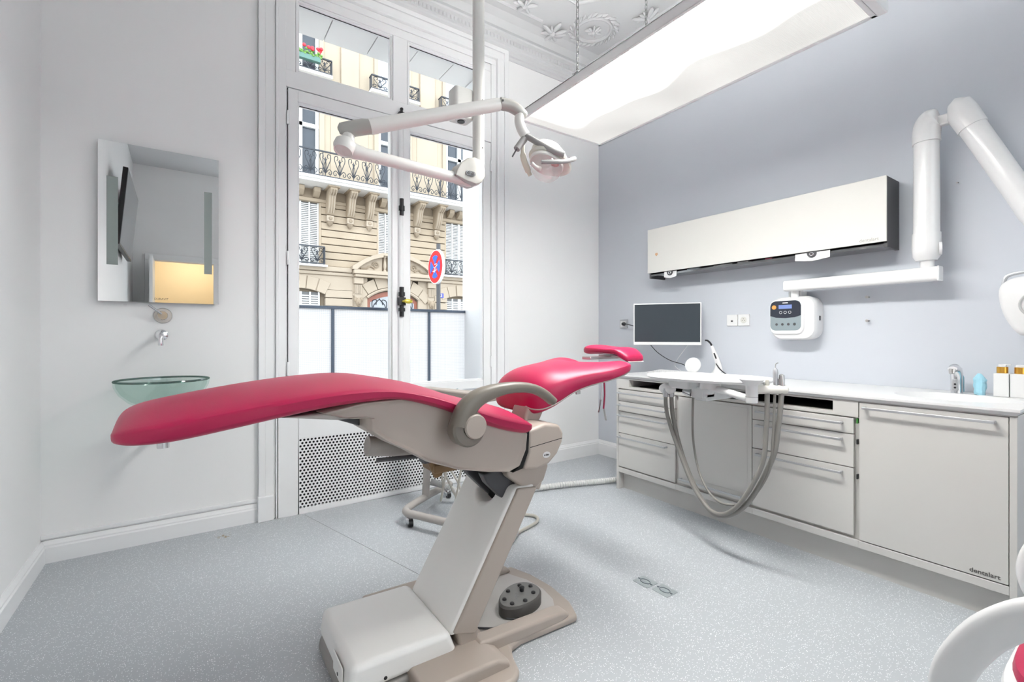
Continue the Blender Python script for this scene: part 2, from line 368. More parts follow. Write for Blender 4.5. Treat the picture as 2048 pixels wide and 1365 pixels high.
# espagnolette bolt: black guides, keeper and an oval brass knob
obj('bolt_guide', MB().cyl((1.309, FY0-.037, 2.115), (1.309, FY0-.037, 2.24), .016, seg=12).cyl((1.309, FY0-.037, 2.15), (1.309, FY0-.037, 2.185), .023, seg=12), M_BLACK, w1)
lk = obj('lock_case', MB().cyl((1.309, FY0-.037, 1.345), (1.309, FY0-.037, 1.57), .017, seg=12).cyl((1.309, FY0-.037, 1.50), (1.309, FY0-.037, 1.53), .025, seg=12).cyl((1.309, FY0-.037, 1.385), (1.309, FY0-.037, 1.41), .026, seg=12).box(1.285, 1.333, FY0-.062, FY0-.012, 1.43, 1.49), M_BLACK, w1)
obj('knob', MB().cyl((1.309, FY0-.06, 1.46), (1.325, FY0-.085, 1.46), .008, seg=8).ell((1.338, FY0-.095, 1.46), .036, .012, .018, 16, 10), M_BRASS, lk)
obj('keeper', MB().box(1.287, 1.331, FY0-.05, FY0-.006, 2.878, 2.895).cyl((1.309, FY0-.035, 2.85), (1.309, FY0-.035, 2.915), .010, seg=10).ell((1.309, FY0-.037, 2.922), .013, .013, .011, 10, 6), M_BLACK, w1)
# sill and outer reveal
obj('sill', MB().box(WX0, WX1, YW-.03, 3.62, .70, .745), M_TRIM, w1, bevel=.006)
for a, b in ((.50, .86), (.866, 1.20), (1.206, 1.535), (1.541, 1.865), (1.871, 2.14)):
    obj('lintel_panel', MB().box(a, b, FY1+.002, 3.93, WZ1-.045, WZ1-.001), mat('pale_lintel', (.86, .86, .85), .7, var=.05, scale=5), w1, bevel=.003)
obj('reveal_panel', MB().box(WX1-.012, WX1-.001, FY1+.002, 3.94, .70, 3.55), M_TRIM, w1)
obj('reveal_panel', MB().box(WX0+.001, WX0+.012, FY1+.002, 3.94, .70, 3.55), M_TRIM, w1)
obj('outer_sill', MB().box(WX0+.012, WX1-.012, FY1+.002, 3.98, .70, .72), M_CEIL, w1)

# privacy screen of wired glass outside
def screen_glass():
    m = glassy('frosted_wired_glass', (.97, .98, 1.0), .02, .9, .25)
    nt = m.node_tree
    tc = nt.nodes.new('ShaderNodeTexCoord'); outs = []
    for ax in ('X', 'Z'):
        wv = nt.nodes.new('ShaderNodeTexWave'); wv.wave_type = 'BANDS'; wv.bands_direction = ax; wv.inputs['Scale'].default_value = 22; wv.inputs['Distortion'].default_value = .15
        nt.links.new(tc.outputs['Object'], wv.inputs['Vector'])
        rp = nt.nodes.new('ShaderNodeValToRGB'); rp.color_ramp.elements[0].position = 0; rp.color_ramp.elements[1].position = .18
        rp.color_ramp.elements[0].color = (.78, .79, .81, 1); rp.color_ramp.elements[1].color = (.945, .945, .95, 1)
        nt.links.new(wv.outputs['Fac'], rp.inputs[0]); outs.append(rp.outputs[0])
    mx = nt.nodes.new('ShaderNodeMix'); mx.data_type = 'RGBA'; mx.blend_type = 'MULTIPLY'; mx.inputs[0].default_value = 1
    nt.links.new(outs[0], mx.inputs[6]); nt.links.new(outs[1], mx.inputs[7])
    for n in nt.nodes:
        if n.type == 'BSDF_TRANSLUCENT': nt.links.new(mx.outputs[2], n.inputs[0])
    return m
M_FROST = screen_glass()
M_RAILB = mat('blue_grey_steel', (.10, .125, .17), .45, .3)
ps = thing('privacy_screen', 'white wired glass privacy screen outside the lower half of the window', 'screen', (1.3, 3.90, .72))
for a, b in ((.515, .915), (.937, 1.75), (1.772, 2.125)):
    obj('glass_panel', MB().box(a, b, 3.898, 3.904, .74, 1.415), M_FROST, ps)
for x in (.926, 1.761):
    obj('post', MB().box(x-.011, x+.011, 3.888, 3.912, .72, 1.415), M_RAILB, ps, bevel=.002)
obj('top_rail', MB().box(.513, 2.127, 3.886, 3.914, 1.415, 1.438), M_RAILB, ps, bevel=.003)
obj('bottom_rail', MB().box(.513, 2.127, 3.888, 3.912, .72, .74), M_RAILB, ps, bevel=.003)

# ------------------------------------------------------------------ radiator cover with the perforated sheet
rc = thing('radiator_cover', 'white radiator cover with a perforated metal grille under the window', 'radiator cover', (1.32, 3.40, 0))
GX0, GX1, GZ0, GZ1, GY = .587, 1.985, .035, .507, 3.392
fr = MB().box(WX0-.045, GX0, 3.39, 3.428, 0, .70).box(GX1, WX1+.045, 3.39, 3.428, 0, .70).box(GX0, GX1, 3.39, 3.428, GZ1, .70).box(GX0, GX1, 3.39, 3.428, 0, GZ0)
obj('casing', fr, M_TRIM, rc, bevel=.003)
obj('dark_back', MB().box(GX0, GX1, 3.421, 3.428, GZ0, GZ1), M_VOID, rc)  # dark sheet standing for the unlit space behind the holes
def perforated():
    m = MB(); p = .0236; dz = p*.866; rows = int((GZ1-GZ0)/dz); row_h = (GZ1-GZ0)/rows; cols = int((GX1-GX0)/p); cw = (GX1-GX0)/cols
    n = 8; vs_, fs = [], []
    for r in range(rows):
        z0 = GZ0+r*row_h; off = cw/2 if r % 2 else 0
        for c in range(cols + (0 if r % 2 == 0 else -1)):
            x0 = GX0+c*cw+off; cx, cz = x0+cw/2, z0+row_h/2; base = len(vs_)
            for k in range(n):
                a = 2*pi*(k+.5)/n; vs_.append((cx+.0078*cos(a), GY, cz+.0078*sin(a)))
            for k in range(n):
                a = 2*pi*(k+.5)/n; ca, sa = cos(a), sin(a); s_ = 1/max(abs(ca)/(cw/2), abs(sa)/(row_h/2)); vs_.append((cx+ca*s_, GY, cz+sa*s_))
            for k in range(n): fs.append((base+k, base+(k+1) % n, base+n+(k+1) % n, base+n+k))
            # the four corners
            for (sx, sz) in ((1, 1), (-1, 1), (-1, -1), (1, -1)):
                b2 = len(vs_); i = {(1, 1): 0, (-1, 1): 2, (-1, -1): 4, (1, -1): 6}[(sx, sz)]
                vs_.append((cx+sx*cw/2, GY, cz+sz*row_h/2)); fs.append((base+n+i, b2, base+n+(i+1) % n))
        if off:
            for a, b in ((GX0, GX0+off), (GX1-off, GX1)):
                b2 = len(vs_); vs_ += [(a, GY, z0), (b, GY, z0), (b, GY, z0+row_h), (a, GY, z0+row_h)]; fs.append((b2, b2+1, b2+2, b2+3))
    m.add(vs_, fs); return m
g = obj('grille', perforated(), M_TRIM, rc, smooth=False)
sd = g.modifiers.new('sheet', 'SOLIDIFY'); sd.thickness = .002; sd.offset = 0
# ================================================================== ACROSS THE STREET
M_STONE = mat('cream_stone', (.39, .315, .23), .8, var=.10, scale=1.3, bump=.3, bscale=40)
M_STONE2 = mat('pale_stone', (.41, .34, .262), .8, var=.10, scale=1.6, bump=.3, bscale=40)
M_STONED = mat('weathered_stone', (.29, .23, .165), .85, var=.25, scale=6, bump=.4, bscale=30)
M_SLAB = mat('white_stone', (.74, .73, .71), .7, var=.06, scale=2)
M_IRON = mat('wrought_iron', (.045, .05, .06), .5, .3)
M_SHUT = mat('white_shutter_paint', (.74, .74, .73), .5)
M_SHUTD = mat('shutter_gap_shade', (.16, .16, .16), .8)  # dark panel colour standing for shade between the white slats
M_PANE = mat('far_window_pane', (.05, .06, .075), .08, var=.3, scale=2)
M_CURT = mat('curtain_behind_glass', (.50, .54, .60), .3, var=.25, scale=5)
M_WOOD = mat('red_brown_wood', (.30, .10, .06), .4, var=.2, scale=6)
struct('street', MB().box(-25, 35, 6.0, 13.5, -.6, -.42), mat('asphalt', (.16, .16, .165), .9, var=.15, scale=6, bump=.3, bscale=80))
struct('sidewalk', MB().box(-25, 35, 3.92, 6.0, -.6, -.30).box(-25, 35, 13.5, 16.6, -.6, -.30), mat('pavement', (.42, .41, .40), .9, var=.1, scale=3))
fac = thing('apartment_building', 'cream stone apartment building with iron balconies seen through the window', 'building', (5.87, 16.3, -.3))
FP = lambda n, m, mt, p=fac, **k: obj(n, m, mt, p, **k)
YQ = 16.0
FP('wall_core', MB().box(-6, 18, 16.26, 17.2, -.3, 17), M_STONE, smooth=False)
BAYS = ((2.82, .57), (5.87, .53), (8.53, .59))
PIERS = ((-6, 2.25), (3.39, 5.34), (6.40, 7.94), (9.12, 18))
# ground floor courses
FP('wall_base', MB().box(-6, 2.2, YQ+.02, 16.26, -.3, 1.9).box(3.5, 4.93, YQ+.02, 16.26, -.3, 1.9).box(6.83, 7.9, YQ+.02, 16.26, -.3, 1.9).box(9.2, 18, YQ+.02, 16.26, -.3, 1.9), M_STONE2, kind='stuff')
def courses(x0, x1, z0, z1, n, mt, y=YQ):
    h = (z1-z0)/n
    for k in range(n):
        FP('stone_course', MB().box(x0, x1, y, 16.3, z0+k*h+.012, z0+(k+1)*h-.012), mt, bevel=.012, seg=1)
courses(3.58, 4.46, 1.9, 2.72, 3, M_STONE2); courses(7.46, 7.98, 1.9, 2.72, 3, M_STONE2)
FP('frieze', MB().box(-6, 4.44, YQ+.012, 16.3, 2.72, 3.18).box(7.48, 18, YQ+.012, 16.3, 2.72, 3.18), M_STONE2, smooth=False, kind='stuff')
FP('door_wall', MB().box(4.44, 4.95, YQ+.02, 16.3, 1.9, 3.18).box(6.81, 7.48, YQ+.02, 16.3, 1.9, 3.18), M_STONE2, smooth=False, kind='stuff')
def wedge(cx, cz, r0, r1, a0, a1, y0, y1, mt, name='voussoir'):
    pts = [(cx+r*sin(radians(a)), cz+r*cos(radians(a))) for r, a in ((r0, a0), (r0, (a0+a1)/2), (r0, a1), (r1, a1), (r1, a0))]
    FP(name, MB().prism(pts, 'xz', y0, y1), mt, bevel=.01, seg=1)
for cx, hw_ in ((2.82, .66), (8.53, .62)):          # low arched windows with shutters
    for k in range(5):
        a0 = -26+k*10.4
        wedge(cx, 1.0, 1.72, 2.14, a0+.4, a0+10.0, YQ-.04 if k == 2 else YQ-.015, 16.3, M_STONE2)
    for s in (-1, 1):
        sh = FP('low_shutter', MB().box(cx+s*.02, cx+s*.60, 16.12, 16.16, 1.3, 2.62), M_SHUTD)
        sl = MB()
        for q in range(2):
            for k in range(16):
                xa = cx+s*(.06+q*.27); xb = cx+s*(.27+q*.27); z = 1.4+k*.072
                sl.box(min(xa, xb), max(xa, xb), 16.07, 16.12, z, z+.03, Matrix.Rotation(radians(25), 3, 'X'))
        obj('slats', sl, M_SHUT, sh, kind='stuff')
        for xx in (.03, .30, .57): obj('stile', MB().box(cx+s*xx-.022, cx+s*xx+.022, 16.06, 16.12, 1.3, 2.62), M_SHUT, sh)
    FP('arch_soffit', MB().prism([(cx-.66, 2.9)]+[(cx+1.72*sin(radians(a)), 1.0+1.72*cos(radians(a))) for a in range(-22, 23, 4)]+[(cx+.66, 2.9)], 'xz', 16.02, 16.28), M_STONE2)
# the street door
dcx = 5.88
for k in range(7):
    if k == 3: continue
    a0 = -50+k*14.3; wedge(dcx, 1.35, 1.56, 1.95 if k in (1, 2, 4, 5) else 1.9, a0+.4, a0+13.9, YQ-.02, 16.3, M_STONE2)
FP('keystone', MB().prism([(5.72, 2.86), (6.04, 2.86), (6.10, 3.2), (5.66, 3.2)], 'xz', YQ-.13, 16.3).ell((5.88, YQ-.13, 3.03), .11, .06, .13, 10, 8), M_STONED)
FP('arch_band', MB().tube([(dcx+1.50*sin(radians(a)), YQ-.01, 1.35+1.50*cos(radians(a))) for a in range(-39, 40, 3)], .05, 6), M_STONE2)
dz = lambda x: 1.30+math.sqrt(max(0, 1.47**2-(x-dcx)**2))
xs = [4.95+k*(6.81-4.95)/16 for k in range(17)]
dd = FP('street_door', MB().prism([(4.95, -.3)]+[(x, dz(x)) for x in xs]+[(6.81, -.3)], 'xz', 16.14, 16.2), M_WOOD)
for xa, xb in ((5.08, 5.72), (6.03, 6.68)):
    xx = [xa+(xb-xa)*k/8 for k in range(9)]
    pn = obj('door_pane', MB().prism([(xa, 1.2)]+[(x, dz(x)-.17) for x in xx]+[(xb, 1.2)], 'xz', 16.12, 16.145), mat('door_glass', (.36, .38, .40), .3, var=.2, scale=9), dd)
    sc = MB(); cx = (xa+xb)/2
    for s in (-1, 1):
        sc.tube(crom([(cx+s*.28, 16.11, 1.3), (cx+s*.05, 16.11, 1.75), (cx-s*.22, 16.11, 2.1), (cx-s*.25, 16.11, 2.4), (cx-s*.1, 16.11, 2.45), (cx-s*.12, 16.11, 2.28)], 4), .014, 4)
        sc.tube(crom([(cx-s*.02, 16.11, 2.5), (cx+s*.22, 16.11, 2.2), (cx-s*.02, 16.11, 1.9), (cx+s*.25, 16.11, 1.5)], 4), .014, 4)
    obj('iron_scrollwork', sc, M_IRON, pn, kind='stuff')
obj('door_middle_rail', MB().box(5.80, 5.96, 16.08, 16.15, -.3, 2.72), M_WOOD, dd)
# pilasters with carved brackets either side of the door
for px_ in (4.63, 7.30):
    p = FP('pilaster_bracket', MB().box(px_-.16, px_+.16, YQ-.12, 16.3, 2.95, 3.17).box(px_-.13, px_+.13, YQ-.05, 16.3, -.3, 2.95), M_STONE2, bevel=.02, seg=1)
    q = MB()
    for k in range(5): q.cyl((px_-.09+k*.045, YQ-.075, 2.62), (px_-.09+k*.045, YQ-.075, 2.92), .02, seg=6)
    obj('fluting', q, M_STONE2, p, kind='stuff')
    hd = MB().ell((px_, YQ-.08, 2.33), .10, .07, .15, 10, 8).ell((px_, YQ-.15, 2.30), .04, .04, .05, 8, 6)
    for s in (-1, 1): hd.ell((px_+s*.10, YQ-.07, 2.42), .06, .03, .09, 8, 6).ell((px_+s*.07, YQ-.08, 2.13), .05, .03, .10, 8, 6)
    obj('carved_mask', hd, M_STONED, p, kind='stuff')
# string course, pediment and balustrade over the door
FP('string_course', MB().box(-6, 4.42, YQ-.10, 16.3, 3.30, 3.47).box(7.44, 18, YQ-.10, 16.3, 3.30, 3.47).box(-6, 18, YQ-.05, 16.3, 3.18, 3.30), M_STONE2, bevel=.03, seg=1, kind='stuff')
FP('pediment_base', MB().box(4.42, 7.44, YQ-.28, 16.3, 3.28, 3.42).box(4.48, 7.38, YQ-.22, 16.3, 3.18, 3.28), M_STONE2, bevel=.02, seg=1, kind='stuff')
for s in (-1, 1):
    X = lambda v: dcx+s*v
    out = [(1.50, 3.42), (1.50, 3.52), (1.30, 3.66), (1.05, 3.82), (.80, 3.94), (.55, 4.03), (.46, 4.05), (.46, 3.90), (.60, 3.87), (.85, 3.78), (1.10, 3.64), (1.28, 3.50), (1.35, 3.42)]
    FP('pediment_arc', MB().prism([(X(a), b) for a, b in out], 'xz', YQ-.28, 16.3), M_STONE2)
    FP('tympanum', MB().prism([(X(a), b) for a, b in ((1.35, 3.42), (1.1, 3.64), (.85, 3.78), (.6, 3.87), (.46, 3.9), (.46, 3.42))], 'xz', YQ-.10, 16.3), M_STONE2)
    FP('carved_scroll', MB().tube([(X(.68+.12*(1-t/22)*cos(t*.5)), YQ-.12, 3.62+.12*(1-t/22)*sin(t*.5)) for t in range(20)], .028, 6).tube(crom([(X(.72), YQ-.12, 3.5), (X(.88), YQ-.12, 3.58), (X(1.0), YQ-.12, 3.5), (X(1.2), YQ-.12, 3.47)], 4), .035, 6), M_STONED, kind='stuff')
FP('balustrade_rail', MB().box(5.40, 6.36, YQ-.26, YQ-.06, 3.96, 4.05), M_STONE2, bevel=.01)
bal0 = FP('baluster', MB().lathe([(.05, 0), (.05, .04), (.025, .07), (.055, .18), (.05, .24), (.025, .40), (.025, .47), (.05, .5), (.05, .54)], (0, YQ-.16, 3.42), seg=10), M_STONE2)
for k, x in enumerate((5.50, 5.66, 5.82, 5.98, 6.14, 6.28)):
    if k == 0: bal0.location = (x, 0, 0)
    else: copy_part(bal0, fac, (x, 0, 0))
FP('balustrade_shadow_wall', MB().box(5.40, 6.36, YQ-.02, 16.3, 3.42, 3.96), M_STONED)  # darker stone standing for the shade behind the balusters
# first floor: courses, shutters, small balconies
for a, b in PIERS[1:3]: courses(a+.06, b-.06, 3.47, 5.63, 9, M_STONE)
for a, b in (PIERS[0], PIERS[3]): FP('pier', MB().box(a, b, YQ, 16.3, 3.47, 5.63), M_STONE)
for x in (2.19, 3.39, 5.28, 6.40, 7.88, 9.12): FP('window_jamb', MB().box(x, x+.06, YQ+.02, 16.3, 3.47, 5.63), M_STONE)
FP('lintel_band', MB().box(-6, 18, YQ-.03, 16.3, 5.52, 5.64), M_STONE, bevel=.02, seg=1)
for cx, h in BAYS:
    for s in (-1, 1):
        sh = FP('shutter', MB().box(cx+min(s*.01, s*h), cx+max(s*.01, s*h), 16.16, 16.19, 3.47, 5.52), M_SHUTD)
        q = MB(); n = 2; wd = (h-.03)/n
        for j in range(n):
            for k in range(34):
                xa = cx+s*(.03+j*wd+.02); xb = cx+s*(.03+(j+1)*wd-.02); z = 3.5+k*.059
                q.box(min(xa, xb), max(xa, xb), 16.115, 16.16, z, z+.028, Matrix.Rotation(radians(25), 3, 'X'))
        obj('slats', q, M_SHUT, sh, kind='stuff')
        for j in range(n+1):
            x = cx+s*(.02+j*wd*.985); obj('stile', MB().box(x-.022, x+.022, 16.10, 16.16, 3.47, 5.52), M_SHUT, sh)
def scroll_panel(x0, x1, y, z0, z1, per, r=.012):
    m = MB(); n = max(1, round((x1-x0)/per)); w = (x1-x0)/n; h = z1-z0
    for k in range(n):
        cx = x0+(k+.5)*w
        for s in (-1, 1):
            f = lambda a, b: (cx+s*a*w, y, z0+b*h)
            m.tube(crom([f(.02, .12), f(.20, .45), f(.36, .72), f(.34, .90), f(.18, .93), f(.14, .80), f(.22, .76)], 3), r, 4)
            m.tube(crom([f(.02, .10), f(.26, .28), f(.44, .18), f(.36, .06), f(.24, .10), f(.28, .17)], 3), r, 4)
            m.tube(crom([f(.0, .1), f(.10, .42), f(.02, .62), f(.12, .74)], 3), r*.8, 4)
        m.tube([(cx, y, z0), (cx, y, z0+h*.8)], r, 4)
        m.ell((cx, y, z0+h*.66), .03, .015, .07, 6, 4)
    return m
def railing(parent, x0, x1, y, z0, z1, per, side=None):
    r = obj('hand_rail', MB().box(x0, x1, y-.025, y+.025, z1, z1+.04), M_IRON, parent)
    obj('scrollwork', scroll_panel(x0, x1, y, z0+.04, z1, per), M_IRON, parent, kind='stuff')
    bb = MB().box(x0, x1, y-.015, y+.015, z0, z0+.03); n = max(1, round((x1-x0)/(per*3)))
    for k in range(n+1):
        x = x0+(x1-x0)*k/n; bb.box(x-.012, x+.012, y-.012, y+.012, z0, z1)
    if side:
        for x in (x0, x1): bb.box(x-.012, x+.012, y, side, z0, z0+.03).box(x-.012, x+.012, y, side, z1, z1+.035); 
        for x in (x0, x1):
            for k in range(3): bb.box(x-.008, x+.008, y+.06+k*.07, y+.075+k*.07, z0, z1)
    obj('rail_bars', bb, M_IRON, parent, kind='stuff')
for cx, h in (BAYS[0], BAYS[2]):
    b = FP('small_balcony', MB().box(cx-h-.2, cx+h+.2, YQ-.26, 16.1, 3.42, 3.48), M_SLAB)
    railing(b, cx-h-.12, cx+h+.12, YQ-.22, 3.50, 4.03, .48, 16.0)
# big consoles, small brackets and the long balcony
def console(x, w=.23):
    z0 = 4.72
    prof = [(16.02, 5.92), (15.36, 5.92), (15.34, 5.84), (15.42, 5.76), (15.55, 5.70), (15.62, 5.55), (15.68, 5.35), (15.80, 5.20), (15.86, 5.14), (16.02, 5.14)]
    c = FP('console', MB().prism(prof, 'yz', x-w/2, x+w/2), M_STONE, bevel=.02, seg=1)
    for k in range(3): obj('console_rib', MB().tube([(x-w/2+.04+k*(w/2-.04), a-.012, b) for a, b in ((15.35, 5.83), (15.43, 5.75), (15.56, 5.69), (15.63, 5.54), (15.69, 5.34), (15.81, 5.19))], .022, 5), M_STONE2, c)
    obj('console_foot', MB().box(x-w/2, x+w/2, 15.84, 16.02, 4.92, 5.12), M_STONE2, c, bevel=.02, seg=1)
    obj('rosette', MB().ell((x, 15.83, 5.02), .06, .02, .06, 10, 6), M_STONED, c)
    obj('pendant_leaf', MB().lathe([(.001, -.16), (.05, -.12), (.10, -.04), (.11, 0)], (x, 15.94, 4.92), seg=8), M_STONED, c)
    obj('console_cap', MB().box(x-w/2-.06, x+w/2+.06, 15.30, 16.02, 5.90, 5.96), M_STONE, c)
for x in (3.70, 4.34, 4.98, 6.72, 7.50): console(x)
for x in (2.30, 2.80, 3.28, 5.45, 5.87, 6.28, 8.05, 8.45, 8.9): FP('modillion', MB().prism([(16.02, 5.93), (15.7, 5.93), (15.72, 5.8), (15.9, 5.68), (16.02, 5.66)], 'yz', x-.10, x+.10), M_STONE, bevel=.015, seg=1)
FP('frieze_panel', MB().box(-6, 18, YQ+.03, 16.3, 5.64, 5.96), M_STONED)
b = FP('long_balcony', MB().box(-6, 18, 15.18, 16.2, 5.94, 6.04).box(-6, 18, 15.12, 16.2, 6.02, 6.12), M_SLAB, bevel=.02, seg=1, kind='stuff')
railing(b, -2, 14, 15.24, 6.15, 6.90, .43)
# second and third floor: smooth stone with framed windows
M_STONEL = mat('light_cream_stone', (.40, .335, .255), .8, var=.07, scale=1.2, bump=.2, bscale=40)
for a, b2 in PIERS:
    FP('upper_pier', MB().box(a, b2, YQ+.04, 16.3, 6.0, 16), M_STONEL)
    for x in (a, b2-.16): FP('pilaster_strip', MB().box(x, x+.16, YQ-.02, 16.3, 6.1, 9.05), M_STONEL, bevel=.012, seg=1); FP('pilaster_strip', MB().box(x, x+.14, YQ-.01, 16.3, 9.6, 16), M_STONEL, bevel=.012, seg=1)
for a, b2 in PIERS[1:3]:
    FP('wall_panel', MB().box(a+.35, b2-.35, YQ+.015, 16.3, 6.4, 8.7), M_STONEL, bevel=.02, seg=1)
    FP('fluted_panel', MB().box((a+b2)/2-.30, (a+b2)/2+.30, YQ-.03, 16.3, 9.2, 11.35), M_STONE2, bevel=.02, seg=1)
    FP('panel_cap', MB().box((a+b2)/2-.34, (a+b2)/2+.34, YQ-.06, 16.3, 11.35, 11.45), M_STONED, bevel=.02, seg=1)
    for x in (a+.27, b2-.27): FP('drop_bracket', MB().box(x-.08, x+.08, YQ-.08, 16.1, 8.55, 8.95), M_STONED, bevel=.03, seg=1)
for cx, h in BAYS:
    FP('spandrel', MB().box(cx-h, cx+h, YQ+.04, 16.3, 9.0, 9.62), M_STONEL); FP('spandrel', MB().box(cx-h, cx+h, YQ+.04, 16.3, 12.4, 13.2), M_STONEL)
    for z0, z1, zt, pm in ((6.1, 9.0, 7.98, M_PANE), (9.62, 12.4, 11.7, M_PANE if cx < 4 else M_CURT)):
        wn = FP('window', MB().box(cx-h, cx-h+.10, 16.08, 16.2, z0, z1).box(cx+h-.10, cx+h, 16.08, 16.2, z0, z1).box(cx-.07, cx+.07, 16.06, 16.2, z0, z1).box(cx-h, cx+h, 16.06, 16.2, zt-.06, zt+.06).box(cx-h, cx+h, 16.08, 16.2, z1-.08, z1).box(cx-h, cx+h, 16.08, 16.2, z0, z0+.12), M_SHUT)
        for xa, xb in ((cx-h+.10, cx-.07), (cx+.07, cx+h-.10)):
            for za, zb in ((z0+.12, zt-.06), (zt+.06, z1-.08)): obj('pane', MB().box(xa, xb, 16.16, 16.18, za, zb), pm, wn)
    b = FP('upper_balcony', MB().box(cx-h-.35, cx+h+.35, YQ-.30, 16.1, 9.50, 9.60), M_SLAB)
    railing(b, cx-h-.33, cx+h+.33, YQ-.26, 9.62, 10.05, .5, 16.0)
# house number
hp = FP('house_number_plate', MB().box(7.62, 7.82, YQ-.02, YQ+.0, 2.62, 2.80), mat('enamel_blue', (.05, .06, .35), .3), bevel=.01)
obj('numeral', text_mb('3', .17, frame_at((7.72, YQ-.024, 2.71), (1, 0, 0), (0, 0, 1)), .003), M_WHITE, hp)
# geraniums on the upper balcony
gp = thing('geranium_box', 'red geraniums in a planter on the upper left balcony', 'flowers', (2.98, 15.62, 9.82))
obj('planter', MB().box(2.62, 3.34, 15.55, 15.70, 9.82, 9.98), mat('green_planter', (.10, .20, .17), .6), gp, bevel=.01)
rr = random.Random(4); q = MB(); q2 = MB()
for k in range(46): q.ell((rr.uniform(2.6, 3.36), 15.6+rr.uniform(-.08, .08), 10.02+rr.uniform(-.06, .14)), .05, .04, .03, 6, 4)
for k in range(9): q2.ell((rr.uniform(2.6, 3.36), 15.56+rr.uniform(-.06, .06), 10.18+rr.uniform(-.04, .08)), .06, .05, .05, 8, 5)
obj('leaves', q, mat('geranium_leaf', (.16, .32, .07), .6, var=.3, scale=20), gp, kind='stuff'); obj('blossoms', q2, mat('geranium_red', (.75, .03, .05), .5), gp, kind='stuff')
# no-stopping sign on its post
SX, SY, SZ = 3.95, 8.45, 2.56
sg = thing('road_sign', 'round red and blue no stopping sign on a dark grey post', 'road sign', (SX+.07, SY, -.30))
obj('post', MB().cyl((SX+.07, SY, -.30), (SX+.07, SY, 3.02), .042, seg=14), M_DARK, sg)
dsk = obj('sign_plate', MB().lathe([(.335, 0), (.345, -.02), (.345, -.05), (.33, -.06)], (SX+.0, SY, SZ), (-1, 0, 0), 36), mat('sign_white', (.85, .85, .84), .4), sg)
obj('red_ring', MB().lathe([(.318, 0), (.318, .004)], (SX, SY, SZ), (-1, 0, 0), 36), mat('sign_red', (.72, .01, .02), .35), dsk)
M_SB = mat('sign_blue', (.02, .12, .68), .35)
for k in range(4):
    am = 90*k; pts = []
    for a in range(-34, 35, 8):
        pts.append((.225*sin(radians(am+a)), .225*cos(radians(am+a))))
    pts.append((.045*sin(radians(am)), .045*cos(radians(am))))
    obj('blue_field', MB().prism([(SY+p[0], SZ+p[1]) for p in pts], 'yz', SX-.009, SX-.004), M_SB, dsk)
rr = random.Random(3); q = MB()
for k in range(7):
    c = (rr.uniform(-.07, .07), rr.uniform(-.22, .05)); q.box(SX-.0115, SX-.009, SY+c[0]-.05, SY+c[0]+.05, SZ+c[1]-.008, SZ+c[1]+.010, Matrix.Rotation(rr.uniform(-.9, .9), 3, 'X'))
obj('torn_sticker', q, mat('sticker_remains', (.72, .62, .70), .6, var=.2, scale=30), dsk, kind='stuff')
obj('post_sticker', MB().tube([(SX+.07, SY, 1.40), (SX+.07, SY, 1.62)], .0435, 14), mat('post_sticker_print', (.42, .45, .55), .5, var=.8, scale=16), sg)
# ================================================================== DENTAL CHAIR
CYc = 1.69
def pad(stations, cyc=CYc, n=32, crown=.0, xs=None, zs=None, axis='x', e=2.6, eb=4.5, dish=0.0):
    """lofted cushion: stations (x, z_bottom, z_top, half width); super-ellipse section"""
    S = []
    P = [Vector((a, b, c)) for a, b, c, d in stations]; H = [Vector((s[3], 0, 0)) for s in stations]
    p2 = crom(P, 4); h2 = crom(H, 4); R = []
    for p, h in zip(p2, h2):
        ring = []
        for k in range(n):
            a = 2*pi*k/n; ca, sa = cos(a), sin(a)
            ee = e if sa >= 0 else eb
            y = abs(ca)**(2/ee)*(1 if ca > 0 else -1); z = abs(sa)**(2/ee)*(1 if sa > 0 else -1)
            hw_ = max(h.x, .004); zc, zh = (p.y+p.z)/2, max((p.z-p.y)/2, .003)
            zz = zc+z*zh
            if z > 0: zz += dish*(abs(y)**2)*z-crown*(abs(y)**2)*z
            x = p.x+(xs(p.x, y) if xs else 0); zz += zs(p.x, y) if zs else 0
            ring.append((x, cyc+y*hw_, zz) if axis == 'x' else (cyc+y*hw_, x, zz))
        R.append(ring)
    m = MB().rings(R); m.R = R; return m
ch = thing('dental_chair', 'reclined crimson leather dental chair on a slanted beige pedestal', 'dental chair', (.9, CYc, 0))
C_ = lambda n, m, mt, p=ch, **k: obj(n, m, mt, p, **k)
# floor plate
out = [(.46, 1.30), (.90, 1.30), (.945, 1.33), (.965, 1.40), (.99, 1.45), (1.05, 1.465), (1.33, 1.455), (1.37, 1.55), (1.385, 1.69), (1.37, 1.83), (1.33, 1.955), (1.05, 1.945), (.99, 1.95), (.965, 2.0), (.945, 2.06), (.90, 2.09), (.46, 2.09)]
bp_ = C_('base_plate', MB().prism(out, 'xy', .0, .034), M_BEIGE, bevel=.014, seg=3)
inn = [(.93, 1.53), (1.27, 1.53), (1.315, 1.60), (1.33, 1.69), (1.315, 1.80), (1.27, 1.90), (.93, 1.90)]
obj('plate_top', MB().prism(inn, 'xy', .03, .0375), mat('grey_rubber_plate', (.50, .48, .46), .5, var=.04, bump=.1), bp_, bevel=.004)
obj('raised_rim', MB().prism([(.86, .02), (1.25, .02), (1.30, .035), (1.28, .058), (1.24, .066), (.86, .082)], 'xz', 1.462, 1.53), M_BEIGE, bp_, bevel=.014, seg=3)
obj('raised_rim', MB().prism([(.86, .02), (1.25, .02), (1.30, .035), (1.28, .058), (1.24, .066), (.86, .082)], 'xz', 1.90, 1.945), M_BEIGE, bp_, bevel=.014, seg=3)
obj('raised_bed', MB().prism([(.60, .02), (.93, .02), (.93, .05), (.88, .075), (.60, .08)], 'xz', 1.36, 2.03), M_BEIGE, bp_, bevel=.02, seg=3)
